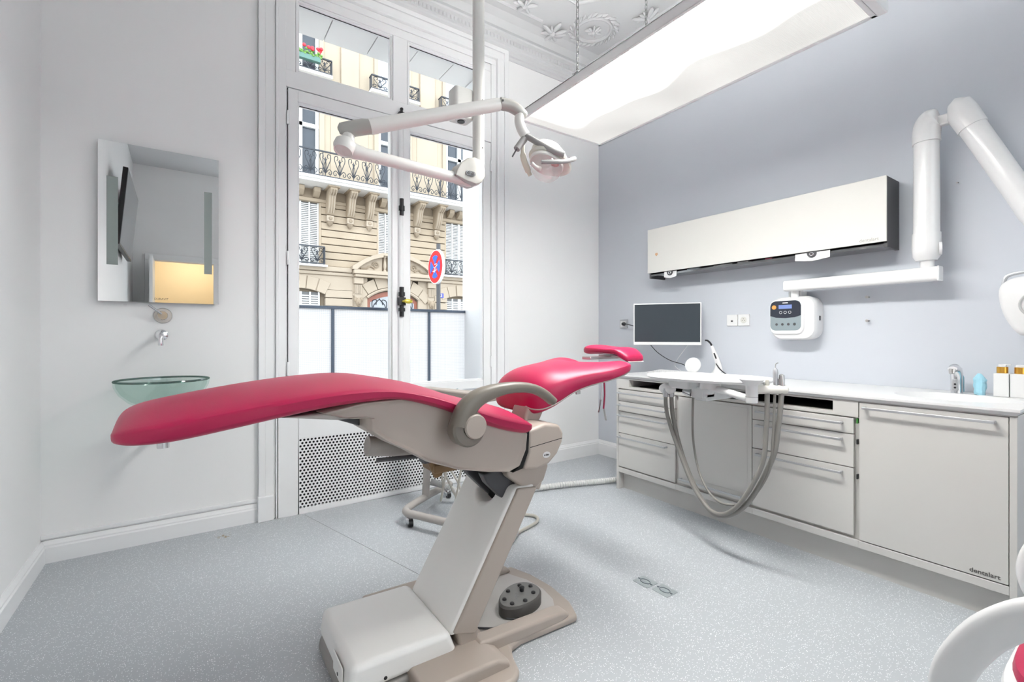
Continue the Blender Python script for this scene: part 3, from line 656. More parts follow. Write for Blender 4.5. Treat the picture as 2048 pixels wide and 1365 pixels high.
# housing box
C_('box_skirt', MB().prism([(.392, 0), (.78, 0), (.78, .058), (.402, .058)], 'xz', 1.484, 1.896), M_TAUPE if False else mat('skirt_grey_plastic', (.30, .285, .27), .5), bevel=.02, seg=3)
bx_ = C_('box_cover', MB().prism([(.398, .058), (.79, .058), (.755, .148), (.41, .156)], 'xz', 1.49, 1.892), M_BEIGEL, bevel=.024, seg=4)
obj('screw', MB().cyl((.52, 1.4915, .082), (.52, 1.4885, .082), .006, seg=10), M_BLACK, bx_)
obj('screw', MB().cyl((.398, 1.60, .08), (.3945, 1.60, .08), .006, seg=10), M_BLACK, bx_)
obj('access_flap', MB().box(.3955, .40, 1.545, 1.66, .064, .128), M_BEIGEL, bx_, bevel=.003)
# slanted column: outline with the notch on the slanted face, pushed back along x
d0 = Vector((.757, 0, .115)); dv = (Vector((1.046, 0, .60))-d0); L = dv.length; dv.normalize()
y0, y1 = 1.502, 1.878; ym = 1.68
ol = [(y0, 0), (y0, L)]
ol += [(ym-.066, L)]+[(ym-.062*cos(radians(a)), L-.045-.062*sin(radians(a))) for a in range(0, 181, 20)]+[(ym+.066, L), (y1, L), (y1, 0)]
A = [tuple(d0+dv*s+Vector((0, y, 0))) for y, s in ol]; B = [(p[0]+.105, p[1], p[2]) for p in A]
cl_ = C_('column', MB().rings([A, B]), M_BEIGEL, bevel=.02, seg=4)
obj('column_inner', MB().box(1.05, 1.13, 1.60, 1.76, .46, .575), M_VOID, cl_)
obj('column_side_shade', MB().prism([(.772, .128), (.86, .10), (1.15, .59), (1.055, .598)], 'xz', 1.4945, 1.515), M_BEIGE, cl_, bevel=.008, seg=3)  # darker beige over the near side, standing for its shade
obj('column_toe', MB().prism([(.80, .055), (.87, .055), (.88, .12), (.83, .14), (.79, .13)], 'xz', 1.50, 1.88), M_BEIGE, cl_, bevel=.012, seg=3)
for yy in (1.58, 1.73):
    C_('lift_link', MB().prism([(.93, .66), (1.0, .67), (1.12, .58), (1.14, .53), (1.10, .50), (1.05, .52), (.95, .62)], 'xz', yy-.025, yy+.025), M_DARK, bevel=.008)
C_('lift_bolt', MB().cyl((1.095, 1.535, .545), (1.095, 1.80, .545), .02, seg=14), M_STEEL)
C_('lift_head', MB().prism([(1.02, .70), (1.20, .70), (1.225, .66), (1.20, .60), (1.13, .56), (1.08, .60), (1.02, .645)], 'xz', 1.515, 1.86), M_BEIGE, bevel=.012, seg=3)
C_('rear_cap', MB().prism([(1.17, .56), (1.215, .545), (1.235, .60), (1.225, .67), (1.17, .68)], 'xz', 1.56, 1.83), M_BEIGE, bevel=.012, seg=3)
# body shell under the cushion
prof = [(.30, .975), (.36, .955), (.445, .950), (.45, .905), (.50, .865), (.56, .832), (.65, .775), (.77, .728), (.90, .698), (.985, .685), (1.035, .70), (1.065, .76), (1.072, .825), (1.03, .832), (.92, .866), (.83, .905), (.72, .955), (.60, .995), (.54, 1.0), (.42, .996)]
R = []
for dy, s in ((-.235, .90), (-.245, .96), (-.225, 1.0), (.225, 1.0), (.245, .96), (.235, .90)):
    cx, cz = .80, .84
    R.append([(cx+(x-cx)*s, CYc+dy, cz+(z-cz)*s) for x, z in prof])
sh_ = C_('seat_shell', MB().rings(R), M_BEIGE, bevel=.006, seg=2, ang=50)
C_('shell_seam', MB().prism([(1.062, .835), (1.077, .832), (1.072, .75), (1.045, .69), (1.0, .682), (1.03, .70), (1.058, .76)], 'xz', CYc-.236, CYc+.236), M_VOID)
rb_ = C_('rear_block', MB().prism([(1.075, .832), (1.16, .85), (1.235, .838), (1.258, .80), (1.252, .765), (1.225, .72), (1.18, .685), (1.12, .672), (1.055, .682), (1.076, .75)], 'xz', CYc-.232, CYc+.232), M_BEIGE, bevel=.014, seg=3)
obj('block_seam', MB().box(1.085, 1.247, CYc-.2325, CYc-.230, .772, .7745, Matrix.Rotation(radians(-6), 3, 'Y')), M_VOID, rb_)
bd = obj('oval_badge', MB().rings([[(1.165+.019*cos(2*pi*k/24), y, .725+.0125*sin(2*pi*k/24)) for k in range(24)] for y in (CYc-.2315, CYc-.2335)]), mat('badge_silver', (.62, .62, .62), .35), rb_)
obj('badge_letters', text_mb('a·dec', .012, frame_at((1.165, CYc-.2340, .7255), (1, 0, 0), (0, 0, 1)), .0003, .0003), M_BLACK, bd)
obj('release_lever', MB().cyl((1.23, CYc-.1, .705), (1.28, CYc-.1, .705), .007, seg=10), M_STEEL, rb_)
C_('backrest_post', MB().prism([(1.13, .825), (1.215, .835), (1.24, .88), (1.25, .92), (1.16, .92), (1.14, .87)], 'xz', CYc-.125, CYc-.015), M_BEIGE, bevel=.014, seg=3)
# upholstery
seat = C_('seat_cushion', pad([(-.168, .942, .968, .165), (-.160, .929, .988, .212), (-.12, .922, 1.006, .246), (-.04, .924, 1.022, .265), (.08, .942, 1.041, .275), (.20, .962, 1.056, .28), (.32, .980, 1.066, .282), (.44, .990, 1.067, .284), (.55, .990, 1.050, .284), (.68, .953, 1.020, .28), (.80, .903, .978, .276), (.91, .857, .944, .272), (1.00, .828, .920, .27), (1.055, .818, .902, .262), (1.084, .826, .882, .245), (1.094, .842, .866, .21)], crown=.022), M_RED)
def neck(x, y):
    q = min(1, abs(y)*1.5); return -.085*(1-q*q)**2*max(0, (x-1.46)/.2)**1.3
def sag(x, y): q = min(1, abs(y)*1.25); return (-.034*(1-q*q)**1.5+.008*q)*max(0, min(1, (x-1.44)/.16))**1.5
bpad = pad([(1.152, .905, .940, .09), (1.160, .878, .985, .135), (1.195, .868, 1.030, .175), (1.26, .893, 1.058, .20), (1.34, .938, 1.070, .213), (1.42, .968, 1.078, .235), (1.50, .986, 1.086, .262), (1.57, 1.004, 1.092, .276), (1.62, 1.020, 1.092, .266), (1.65, 1.036, 1.084, .232), (1.662, 1.050, 1.070, .18)], xs=neck, zs=sag, crown=.012)
back = C_('backrest', bpad, M_RED)
obj('piping', MB().tube([Vector(r[18])+Vector((0, -.0005, 0)) for r in bpad.R[2:-1]], .003, 6), M_GREYB, back)
zp = Vector(bpad.R[17][19]); obj('zip_puller', MB().box(zp.x-.012, zp.x+.012, zp.y-.007, zp.y+.001, zp.z-.012, zp.z+.004), M_STEEL, back, bevel=.002)
# headrest
def headrest():
    st = [(1.548, 1.080, 1.090, .045), (1.556, 1.070, 1.108, .062), (1.585, 1.084, 1.130, .074), (1.62, 1.104, 1.142, .08), (1.69, 1.108, 1.142, .08), (1.76, 1.106, 1.148, .08), (1.82, 1.102, 1.152, .075), (1.855, 1.106, 1.146, .062), (1.87, 1.118, 1.134, .04)]
    return pad(st, cyc=1.80, axis='y', n=20)
hr = C_('headrest', headrest(), M_RED)
obj('headrest_plate', MB().prism([(1.545, 1.072), (1.58, 1.092), (1.65, 1.103), (1.75, 1.102), (1.75, 1.095), (1.65, 1.095), (1.58, 1.084)], 'yz', 1.745, 1.855), mat('grey_shell', (.55, .56, .55), .4), hr)
obj('headrest_bar', MB().box(1.60, 1.80, CYc-.03, CYc+.03, 1.083, 1.097), M_STEEL, hr, bevel=.003)
# armrest: an arched arm on a round hub
arm = [(.742, .895), (.758, .945), (.80, .984), (.87, 1.006), (.95, 1.014), (1.03, 1.006), (1.09, .982), (1.14, .945)]
def armrest(ysgn):
    c = crom([(x, 0, z) for x, z in arm], 6); R = []; n = len(c)
    for i, p in enumerate(c):
        t = (c[min(i+1, n-1)]-c[max(i-1, 0)]).normalized(); nn = Vector((-t.z, 0, t.x)); f = i/(n-1)
        h = .042*(1-f*2)+.021*f*2 if f < .5 else .021-(f-.5)*.012; w = .030-.004*f
        if i == n-1: h *= .5; w *= .6
        yc = CYc+ysgn*.305
        R.append([(p+nn*h*(abs(cos(a))**.7)*(1 if cos(a) > 0 else -1)+Vector((0, yc-p.y+w*(abs(sin(a))**.7)*(1 if sin(a) > 0 else -1), 0))) for a in [2*pi*k/16 for k in range(16)]])
    m = MB().rings(R)
    m.lathe([(.055, -.028), (.062, -.02), (.062, .02), (.055, .028)], (.765, CYc+ysgn*.30, .888), (0, 1, 0), 28)
    a = C_('armrest', m, M_TAUPE)
    obj('hub_cap', MB().lathe([(.040, 0), (.042, .008), (.038, .013), (.001, .014)], (.782, CYc+ysgn*.326, .895), (0, ysgn, 0), 28), M_BEIGE, a)
    return a
armrest(-1)
# foot-lift motor and odds and ends under the seat
mo = C_('motor', MB().cyl((.515, CYc-.02, .805), (.76, CYc-.02, .77), .036, seg=20), M_GREYB)
obj('motor_rod', MB().cyl((.53, CYc-.08, .765), (.72, CYc-.08, .755), .008, seg=8).box(.70, .745, CYc-.10, CYc-.05, .73, .775), M_DARK, mo)
C_('valve_block', MB().box(.76, .88, CYc-.06, CYc+.06, .672, .705).cyl((.76, CYc-.03, .72), (.79, CYc-.03, .655), .02, seg=10), mat('brown_valve', (.22, .13, .06), .5), bevel=.006)
C_('leg_bracket', MB().prism([(.30, .962), (.45, .935), (.45, .905), (.40, .925)], 'xz', CYc-.16, CYc+.16), M_DARK, bevel=.006)
C_('under_rail', MB().prism([(.20, .968), (.42, .972), (.44, .945), (.36, .945)], 'xz', CYc-.235, CYc+.18), M_GREYB, bevel=.01)
# bib clips hanging from the backrest
for yy, ln, red in ((CYc-.20, .10, False), (CYc-.165, .17, True)):
    x = 1.50 if not red else 1.555
    b_ = thing('bib_clip', 'red strap with a metal bib clip hanging from the backrest' if red else 'short pale cord with a metal bib clip hanging from the backrest', 'bib clip', (x, yy, 1.0))
    obj('strap', MB().tube(crom([(x, yy, 1.005), (x+.004, yy, .98-ln*.3), (x-.003, yy, .985-ln*.7)], 5), .004 if red else .0018, 6), M_RED if red else M_WHITE, b_)
    z = .985-ln*.7
    obj('clip', MB().prism([(x-.004, z), (x+.004, z), (x+.016*(1 if red else -1), z-.055), (x+.009*(1 if red else -1), z-.055)], 'xz', yy-.003, yy+.003), M_STEEL, b_)

# foot control lying on the floor plate
fc = thing('foot_control', 'dark grey oval foot control with rubber buttons on the chair base', 'foot control', (1.16, 1.64, .038))
fo = [(1.16+.115*cos(a)*cos(.35)-.078*sin(a)*sin(.35)*(1+.15*cos(a)), 1.64+.115*cos(a)*sin(.35)+.078*sin(a)*cos(.35)*(1+.15*cos(a))) for a in [2*pi*k/36 for k in range(36)]]
obj('housing', MB().rings([[(x, y, .038) for x, y in fo], [(x, y, .078) for x, y in fo], [(1.16+(x-1.16)*.93, 1.64+(y-1.64)*.93, .086) for x, y in fo]]), mat('foot_control_grey', (.085, .08, .075), .5), fc)
obj('top_plate', MB().rings([[(1.16+(x-1.16)*.92, 1.64+(y-1.64)*.92, z) for x, y in fo] for z in (.086, .0864)]), mat('foot_control_top', (.17, .165, .16), .45), fc)
for k in range(7):
    a = .35+2*pi*(k+.5)/7.0; x, y = 1.16+.082*cos(a)*cos(.35)-.052*sin(a)*sin(.35), 1.64+.082*cos(a)*sin(.35)+.052*sin(a)*cos(.35)
    obj('button', MB().lathe([(.010, 0), (.009, .006), (.004, .009), (.001, .0092)], (x, y, .086), seg=12), M_BLACK, fc)
obj('joystick', MB().cyl((1.185, 1.655, .086), (1.185, 1.655, .10), .010, seg=12).ell((1.185, 1.655, .102), .012, .012, .007, 12, 6), M_BLACK, fc)
obj('maker_mark', text_mb('a·dec', .028, frame_at((1.145, 1.635, .0866), (-.6, -.8, 0), (.8, -.6, 0)), .0003), mat('foot_mark_grey', (.2, .2, .2), .5), fc)
obj('cable', MB().tube(crom([(1.10, 1.575, .06), (1.06, 1.59, .043), (1.10, 1.545, .043), (1.02, 1.54, .043), (.93, 1.60, .043)], 6), .004, 8), M_DARK, fc)

# ------------------------------------------------------------------ assistant cart behind the chair
ca = thing('assistant_cart', 'grey beige tubular assistant cart on casters behind the dental chair', 'cart', (1.2, 2.85, 0))
obj('base_tube', MB().tube(crom([(1.60, 3.16, .085), (1.36, 3.02, .085), (1.16, 2.88, .085), (1.115, 2.80, .085), (1.16, 2.70, .085), (1.30, 2.42, .085)], 6), .024, 14), M_GREYB, ca)
obj('post', MB().cyl((1.33, 3.0, .09), (1.36, 2.98, .82), .026, seg=14), M_GREYB, ca)
hd = obj('instrument_head', MB().prism([(1.30, 3.02), (1.38, 3.02), (1.56, 2.42), (1.44, 2.38)], 'xy', .80, .845), M_BEIGE, ca, bevel=.012, seg=3)
for p in ((1.125, 2.79), (1.56, 3.13), (1.28, 2.46)):
    c_ = obj('caster', MB().cyl((p[0], p[1], .05), (p[0], p[1], .09), .008, seg=8).ell((p[0], p[1], .036), .024, .03, .028, 14, 8), M_CHROME, ca)
    obj('caster_tyre', MB().cyl((p[0]-.010, p[1]-.012, .027), (p[0]+.016, p[1]-.016, .027), .027, seg=16), M_BLACK, c_)
for x, y, zz, s in ((1.40, 2.70, .12, .05), (1.45, 2.60, .10, .08), (1.47, 2.55, .16, -.05), (1.50, 2.48, .2, .04)):
    obj('suction_hose', MB().tube(crom([(x, y, .80), (x-.02, y+.02, .5), (x-.05, y+.1, zz), (x+s, y+.28, zz+.06), (1.36, 2.96, .45)], 7), .0075, 8), M_HOSEB, ca)
cs = obj('corrugated_hose', MB().tube(*(lambda P: (P, [.021+.0028*(1 if k % 2 else -1) for k in range(len(P))], 12))(crom([(1.40, 3.06, .16), (1.46, 3.0, .14), (1.62, 2.93, .06), (1.76, 2.92, .028), (2.0, 2.89, .028), (2.4, 2.80, .028), (2.70, 2.70, .028), (2.95, 2.62, .028)], 34))), mat('pale_corrugated_hose', (.60, .60, .59), .5)); tag(cs, 'pale grey corrugated suction hose lying along the floor to the cabinet', 'hose')
fh = thing('floor_hose', 'thin beige hose looping on the floor with a steel connector', 'hose', (1.55, 2.3, 0))
obj('hose', MB().tube(crom([(1.40, 2.55, .012), (1.62, 2.62, .012), (1.80, 2.52, .012), (1.86, 2.44, .012), (1.80, 2.36, .012), (1.62, 2.30, .012), (1.52, 2.22, .012), (1.40, 2.17, .012)], 8), .010, 10), M_HOSEB, fh)
obj('connector', MB().cyl((1.585, 2.27, .012), (1.585, 2.27, .055), .014, seg=12).cyl((1.585, 2.27, .055), (1.585, 2.27, .075), .010, seg=12), M_STEEL, fh)
# ================================================================== CABINET RUN ON THE RIGHT WALL
FX = 2.755          # front plane
def unit(y1, y0, label):
    return thing('base_cabinet', label, 'cabinet', (3.05, (y0+y1)/2, 0), 'base cabinets under the white worktop')
def carcass(u, y0, y1, slot, end=None):
    if slot: m = MB().box(FX+.022, XR-.005, y0, y1, .15, .79)
    else: m = MB().box(FX+.022, XR-.005, y0, y1, .15, .168).box(XR-.02, XR-.005, y0, y1, .168, .872).box(FX+.022, XR-.02, y1-.018, y1, .168, .872)
    obj('body', m, M_CAB, u)
    if slot:
        a, b = slot
        obj('slot_rail', MB().box(FX+.0, FX+.06, y0, y1, .79, .808), M_CAB, u); obj('slot_rail', MB().box(FX+.0, FX+.06, y0, y1, .862, .872), M_CAB, u); obj('slot_back', MB().box(XR-.05, XR-.005, y0, y1, .79, .872), M_CAB, u)
        if a > y0: obj('slot_cheek', MB().box(FX+.0, XR-.05, y0, a, .808, .862), M_CAB, u)
        if b < y1: obj('slot_cheek', MB().box(FX+.0, XR-.05, b, y1, .808, .862), M_CAB, u)
        obj('slot_lining', MB().box(FX+.06, FX+.40, a, b, .80, .806).box(FX+.38, FX+.40, a, b, .806, .86), M_VOID, u)
    obj('plinth', MB().box(FX+.055, FX+.075, y0, y1, 0, .15), M_CAB, u)
    obj('bottom_rail', MB().box(FX-.0, FX+.022, y0, y1, .135, .172), M_CAB, u, bevel=.002)
    if end: obj('side_panel', MB().box(FX-.0, XR-.005, *end, .0, .872), M_CAB, u, bevel=.002)
def bar_handle(p, y0, y1, z, x=FX):
    m = MB().box(x-.036, x-.028, y0, y1, z-.006, z+.006)
    for y in (y0+.006, y1-.006): m.box(x-.032, x, y-.006, y+.006, z-.006, z+.006)
    return obj('handle', m, M_ALU, p, bevel=.002)
def front(u, nm, y0, y1, z0, z1, hz=None, hy=None):
    g = .0022
    f = obj(nm, MB().box(FX, FX+.020, y0+g, y1-g, z0+g, z1-g), M_CAB, u, bevel=.0015)
    if hz: bar_handle(f, *(hy or (y0+.035, y1-.035)), hz)
    return f
A = unit(2.565, 2.025, 'white four drawer cabinet at the window end of the worktop')
carcass(A, 2.025, 2.545, (2.025, 2.44), (2.545, 2.567))
zz = [.785, .692, .612, .443, .180]
for a, b in zip(zz[1:], zz[:-1]): front(A, 'drawer', 2.025, 2.545, a, b, b-.028, (2.09, 2.535))
B = unit(2.025, 1.488, 'white single door cabinet below the delivery unit tray')
carcass(B, 1.488, 2.025, (1.488, 2.025)); f = front(B, 'door', 1.488, 2.0, .190, .785, .225, (1.54, 1.98)); obj('door_inset', MB().box(FX-.002, FX, 1.515, 1.975, .225+.02, .765), M_CAB, f, bevel=.0015)
C = unit(1.488, .950, 'white three drawer cabinet with a wide slot above, left of the sink')
carcass(C, .950, 1.488, (1.062, 1.488))
zz = [.785, .702, .532, .187]
for a, b in zip(zz[1:], zz[:-1]): front(C, 'drawer', .968, 1.488, a, b, b-.030, (1.015, 1.455))
for z in (.77, .665, .49): obj('latch', MB().box(FX+.002, FX+.022, .9535, .9585, z-.012, z+.012), M_BLACK if z < .7 else mat('green_latch', (.05, .25, .04), .5), C)
D = unit(.950, .40, 'white sink cabinet with one tall door and a full width handle')
carcass(D, .425, .950, None, (.402, .425)); f = front(D, 'door', .425, .948, .175, .868, .842, (.462, .925))
obj('lettering', text_mb('dentalart', .026, frame_at((FX-.0008, .497, .197), (0, -1, 0), (0, 0, 1)), .0004, .0004), mat('print_grey', (.08, .075, .07), .5), f)
obj('stiffener', MB().box(FX, FX+.022, .40, .95, .868, .874), M_CAB, D)
# worktop with the moulded basin (a bowl sunk into the slab)
def worktop():
    x0, x1, y0, y1, z = FX-.018, XR-.004, .392, 2.578, .90
    cx, cy_, a, b = 3.08, .66, .19, .235
    n = 40; m = MB(); ring = [(cx+a*cos(2*pi*k/n), cy_+b*sin(2*pi*k/n)) for k in range(n)]
    def edge(px_, py):
        dx, dy = px_-cx, py-cy_; s = min([t for t in ((x1-cx)/dx if dx > 1e-9 else 9, (x0-cx)/dx if dx < -1e-9 else 9, (yl1-cy_)/dy if dy > 1e-9 else 9, (y0-cy_)/dy if dy < -1e-9 else 9)]); return (cx+dx*s, cy_+dy*s)
    yl1 = .95
    vs_, fs = [], []
    for x, y in ring: vs_.append((x, y, z))
    for x, y in ring: ex, ey = edge(x, y); vs_.append((ex, ey, z))
    for k in range(n): fs.append((k, (k+1) % n, n+(k+1) % n, n+k))
    for i, (cxx, cyy) in enumerate(((x1, yl1), (x0, yl1), (x0, y0), (x1, y0))):
        ang = math.atan2((cyy-cy_)/b, (cxx-cx)/a) % (2*pi); k = int(ang/(2*pi)*n); j = len(vs_); vs_.append((cxx, cyy, z)); fs.append((n+k, j, n+(k+1) % n))
    prev = list(range(n))
    for s, dz in ((.97, -.006), (.93, -.03), (.85, -.07), (.68, -.10), (.4, -.112), (.1, -.115)):
        base = len(vs_); vs_ += [(cx+a*s*cos(2*pi*k/n), cy_+b*s*sin(2*pi*k/n), z+dz) for k in range(n)]
        cur = list(range(base, base+n))
        for k in range(n): fs.append((prev[k], cur[k], cur[(k+1) % n], prev[(k+1) % n]))
        prev = cur
    fs.append(tuple(prev))
    m.add(vs_, fs)
    # rest of the slab and its rounded edge
    q = len(m.v)
    m.add([(x0, yl1, z), (x1, yl1, z), (x1, y1, z), (x0, y1, z)], [(0, 1, 2, 3)])
    m.add([(x0, y0, z), (x1, y0, z), (x1, y1, z), (x0, y1, z), (x0, y0, z-.01), (x1, y0, z-.01), (x1, y1, z-.01), (x0, y1, z-.01), (x0+.012, y0+.012, z-.026), (x1, y0+.012, z-.026), (x1, y1-.012, z-.026), (x0+.012, y1-.012, z-.026)],
          [(0, 1, 5, 4), (1, 2, 6, 5), (2, 3, 7, 6), (3, 0, 4, 7), (4, 5, 9, 8), (5, 6, 10, 9), (6, 7, 11, 10), (7, 4, 8, 11)])
    return m
wt = obj('worktop', worktop(), M_TOP, ang=30); tag(wt, 'long white mineral worktop with a moulded oval sink', 'worktop')
obj('drain', MB().lathe([(.022, .0), (.024, .003), (.012, .004)], (3.08, .66, .786), seg=16), M_CHROME, wt)
# sensor tap
tp = thing('sensor_tap', 'chrome sensor tap with blue film behind the moulded sink', 'tap', (3.30, .70, .90))
R = []
for (x, z, hx, hy) in ((3.305, .90, .028, .024), (3.303, .96, .028, .024), (3.300, 1.0, .030, .025), (3.288, 1.025, .030, .024), (3.258, 1.036, .022, .022), (3.222, 1.03, .015, .019)):
    t = 0 if z < 1.0 else (.5 if z < 1.03 and x > 3.27 else 1.1)
    R.append([(x+hx*cos(a)*cos(t)*1.0, .70+hy*sin(a), z+hx*cos(a)*sin(t)*.9) for a in [2*pi*k/16 for k in range(16)]])
b_ = obj('tap_body', MB().rings(R), M_CHROME, tp)
obj('spout_ring', MB().cyl((3.222, .70, 1.028), (3.216, .70, 1.006), .014, .012, 14), M_STEEL, tp)
obj('sensor_window', MB().box(3.272, 3.279, .688, .712, .915, .975), M_ALU, tp, bevel=.003)
for z in (.93, .948): obj('sensor_eye', MB().cyl((3.273, .70, z), (3.270, .70, z), .005, seg=10), M_BLACK, tp)
obj('film', MB().prism([(3.285, 1.012), (3.33, .985), (3.336, .905), (3.326, .905), (3.316, .985)], 'xz', .676, .70), M_BLUE, tp, bevel=.004)
rr = random.Random(11); R = []
for i in range(9):
    t = i/8; r = .024*(1-.25*abs(t-.5)) if t < .75 else .024*(1-(t-.75)*2.6)
    R.append([(3.30+r*(1+rr.uniform(-.14, .14))*cos(a), .612+r*(1+rr.uniform(-.14, .14))*sin(a), .90+.105*t+rr.uniform(-.004, .004)) for a in [2*pi*k/12 for k in range(12)]])
cp = obj('wrapped_bottle', MB().rings(R), M_BLUE, ang=15); tag(cp, 'small upright bundle of crumpled light blue film beside the tap', 'wrapped bundle')
# white holder with two pump bottles
hb = thing('soap_holder', 'white double soap holder box at the right end of the worktop', 'soap holder', (3.33, .50, .90))
for a, b in ((.506, .560), (.443, .503)):
    obj('holder_box', MB().box(3.27, 3.365, a, b, .90, 1.015), M_WHITE, hb, bevel=.004)
for y, lb in ((.535, 'gold collared pump bottle in the soap holder, nearer the tap'), (.474, 'gold collared pump bottle in the soap holder with a long nozzle')):
    pb = thing('pump_bottle', lb, 'pump bottle', (3.315, y, 1.015), 'pump bottles in the white holder')
    obj('collar', MB().lathe([(.0205, 0), (.0205, .030), (.019, .031)], (3.315, y, 1.0152), seg=20), M_GOLD, pb)
    obj('pump', MB().lathe([(.016, .031), (.016, .040), (.013, .043), (.001, .0435)], (3.315, y, 1.0152), seg=16), M_WHITE, pb)
    obj('nozzle', MB().box(3.309, 3.321, y-(.048 if y < .5 else .03), y, 1.0545, 1.0590), M_WHITE, pb, bevel=.001)

# ------------------------------------------------------------------ wall cabinet
wc = thing('wall_cabinet', 'long white fronted wall cabinet with black ends on the grey wall', 'wall cabinet', (3.32, 1.8, 1.70))
obj('front_panel', MB().box(3.212, 3.222, .972, 2.638, 1.732, 2.103), M_CREAM, wc, bevel=.003)
obj('side_panel', MB().prism([(3.224, 2.103), (XR, 2.103), (XR, 1.703), (3.235, 1.703)], 'xz', .975, .993), M_DARK, wc)
obj('side_panel', MB().prism([(3.224, 2.103), (XR, 2.103), (XR, 1.69), (3.235, 1.69)], 'xz', 2.617, 2.635), M_DARK, wc)
obj('top_panel', MB().box(3.224, XR, .993, 2.617, 2.085, 2.103), M_DARK, wc)
obj('back_panel', MB().box(XR-.012, XR-.002, .993, 2.617, 1.71, 2.085), M_DARK, wc)
bs = obj('lower_shelf', MB().box(3.236, XR-.012, .993, 2.617, 1.707, 1.722), mat('smoked_glass_shelf', (.10, .105, .11), .08, coat=.4), wc)
obj('glass_lip', MB().box(3.232, 3.237, .993, 2.617, 1.706, 1.716), MATS['smoked_glass_shelf'], bs)
fp = [o for o in wc.children if o.name.startswith('front_panel')][0]
obj('lettering', text_mb('dentalart', .026, frame_at((3.2115, 1.055, 1.752), (0, -1, 0), (0, 0, 1)), .0003), mat('print_pale_grey', (.33, .32, .30), .5), fp)
obj('sticker', MB().prism([(2.555, 1.895), (2.535, 1.895), (2.530, 1.883), (2.545, 1.868), (2.560, 1.883)], 'yz', 3.2108, 3.212), mat('sticker_brown', (.55, .32, .18), .5), fp)
# what shows in the gap under the front
for y, w, lb in ((1.36, .20, 'white paper sheet hanging from the round dispenser at the right of the wall cabinet'), (2.42, .12, 'white paper tip hanging from the dispenser at the window end of the wall cabinet')):
    t_ = thing('paper_dispenser', lb, 'paper dispenser', (3.26, y, 1.70), 'dispensers in the wall cabinet')
    k = 10
    obj('paper', MB().rings([[(x, y+w/2-w*i/k, z) for i in range(k+1)]+[(x+.0015, y-w/2+w*i/k, z) for i in range(k+1)] for x, z in ((3.228, 1.728),)] + [[(3.226, y+w/2-w*i/k, 1.672+.012*abs(i/k-.5)*2) for i in range(k+1)]+[(3.2275, y-w/2+w*i/k, 1.672+.012*abs(1-i/k-.5)*2) for i in range(k+1)]]), M_WHITE, t_)
    obj('dispenser_disc', MB().lathe([(.027, 0), (.027, .006)], (3.2255, y, 1.722), (-1, 0, 0), 24), M_DARK, t_)
    obj('dispenser_loop', MB().torus((3.2185, y, 1.716), .010, .0022, (1, .2, 0), 16, 6), M_CHROME, t_)
for y, w, mt, nm, lb in ((2.22, .11, mat('pale_blue_box', (.42, .50, .56), .4), 'glove_box', 'pale blue glove box in the gap under the wall cabinet front'), (1.64, .045, mat('pink_box', (.75, .18, .25), .4), 'small_packet', 'small pink packet in the gap under the wall cabinet front'), (1.82, .08, M_WHITE, 'tissue_packet', 'white packet in the gap beside the pink packet')):
    tag(obj(nm, MB().box(3.245, 3.33, y-w/2, y+w/2, 1.7225, 1.7315), mt, bevel=.001), lb, 'packet')
tag(obj('instrument_tray', MB().box(3.25, 3.36, 1.90, 2.05, 1.7225, 1.7305), M_STEEL, bevel=.001), 'steel tray with items in the middle of the wall cabinet gap', 'tray')

# ------------------------------------------------------------------ x-ray unit
xr = thing('xray_unit', 'white wall mounted dental x-ray unit with folding arm and control box', 'x-ray unit', (3.36, 1.5, 1.17))
X_ = lambda n, m, mt, p=xr, **k: obj(n, m, mt, p, **k)
bxo = X_('control_box', MB().rings([[(x, 1.512+s*a, 1.318+s*b) for a, b in rounded(-.142, .142, -.145, .145, .07, 7)] for x, s in ((XR-.001, .97), (3.34, 1.0), (3.315, .985), (3.302, .93), (3.30, .86))]), M_WHITE, ang=40)
obj('raised_face', MB().rings([[(x, 1.545+s*a, 1.328+s*b) for a, b in rounded(-.108, .108, -.118, .118, .045, 7)] for x, s in ((3.305, 1.02), (3.293, 1.0), (3.289, .97))]), M_WHITE, bxo)
face = obj('key_panel', MB().rings([[(x, 1.55+a, 1.335+b) for a, b in rounded(-.098, .098, -.10, .10, .035, 7)] for x in (3.290, 3.2875)]), mat('key_panel_grey', (.25, .30, .32), .35), bxo)
obj('display_panel', MB().rings([[(x, 1.55+a, 1.335+b) for a, b in [(.098, .0), (.098, .065), (.088, .09), (.063, .10), (-.063, .10), (-.088, .09), (-.098, .065), (-.098, .0), (-.06, -.012), (0, -.016), (.06, -.012)]] for x in (3.2878, 3.2865)]), mat('display_panel_dark', (.03, .035, .05), .25), face)
obj('screen', MB().box(3.2855, 3.2868, 1.508, 1.592, 1.382, 1.408), mat('lcd_blue', (.12, .16, .32), .2, emit=((.25, .35, .75), .25)), face)
obj('maker_name', MB().box(3.2858, 3.2868, 1.533, 1.567, 1.418, 1.424), M_WHITE, face)
obj('exposure_button', MB().lathe([(.0145, 0), (.0145, .003), (.012, .005)], (3.2868, 1.622, 1.393), (-1, 0, 0), 18), mat('button_orange', (.85, .35, .08), .4), face)
for k in range(3): obj('ring_key', MB().torus((3.2862, 1.579-k*.029, 1.357), .0085, .0012, (1, 0, 0), 18, 5), M_WHITE, face)
for k in range(4): obj('round_key', MB().lathe([(.0085, 0), (.0085, .0012)], (3.2873, 1.606-k*.038, 1.277), (-1, 0, 0), 16), M_DARK, face)
obj('side_port', MB().box(3.352, 3.372, 1.3685, 1.3715, 1.30, 1.33), M_DARK, bxo)
AX = 3.285
X_('pivot_collar', MB().cyl((AX+.03, 1.50, 1.44), (AX+.03, 1.50, 1.53), .024, seg=18), M_WHITE)
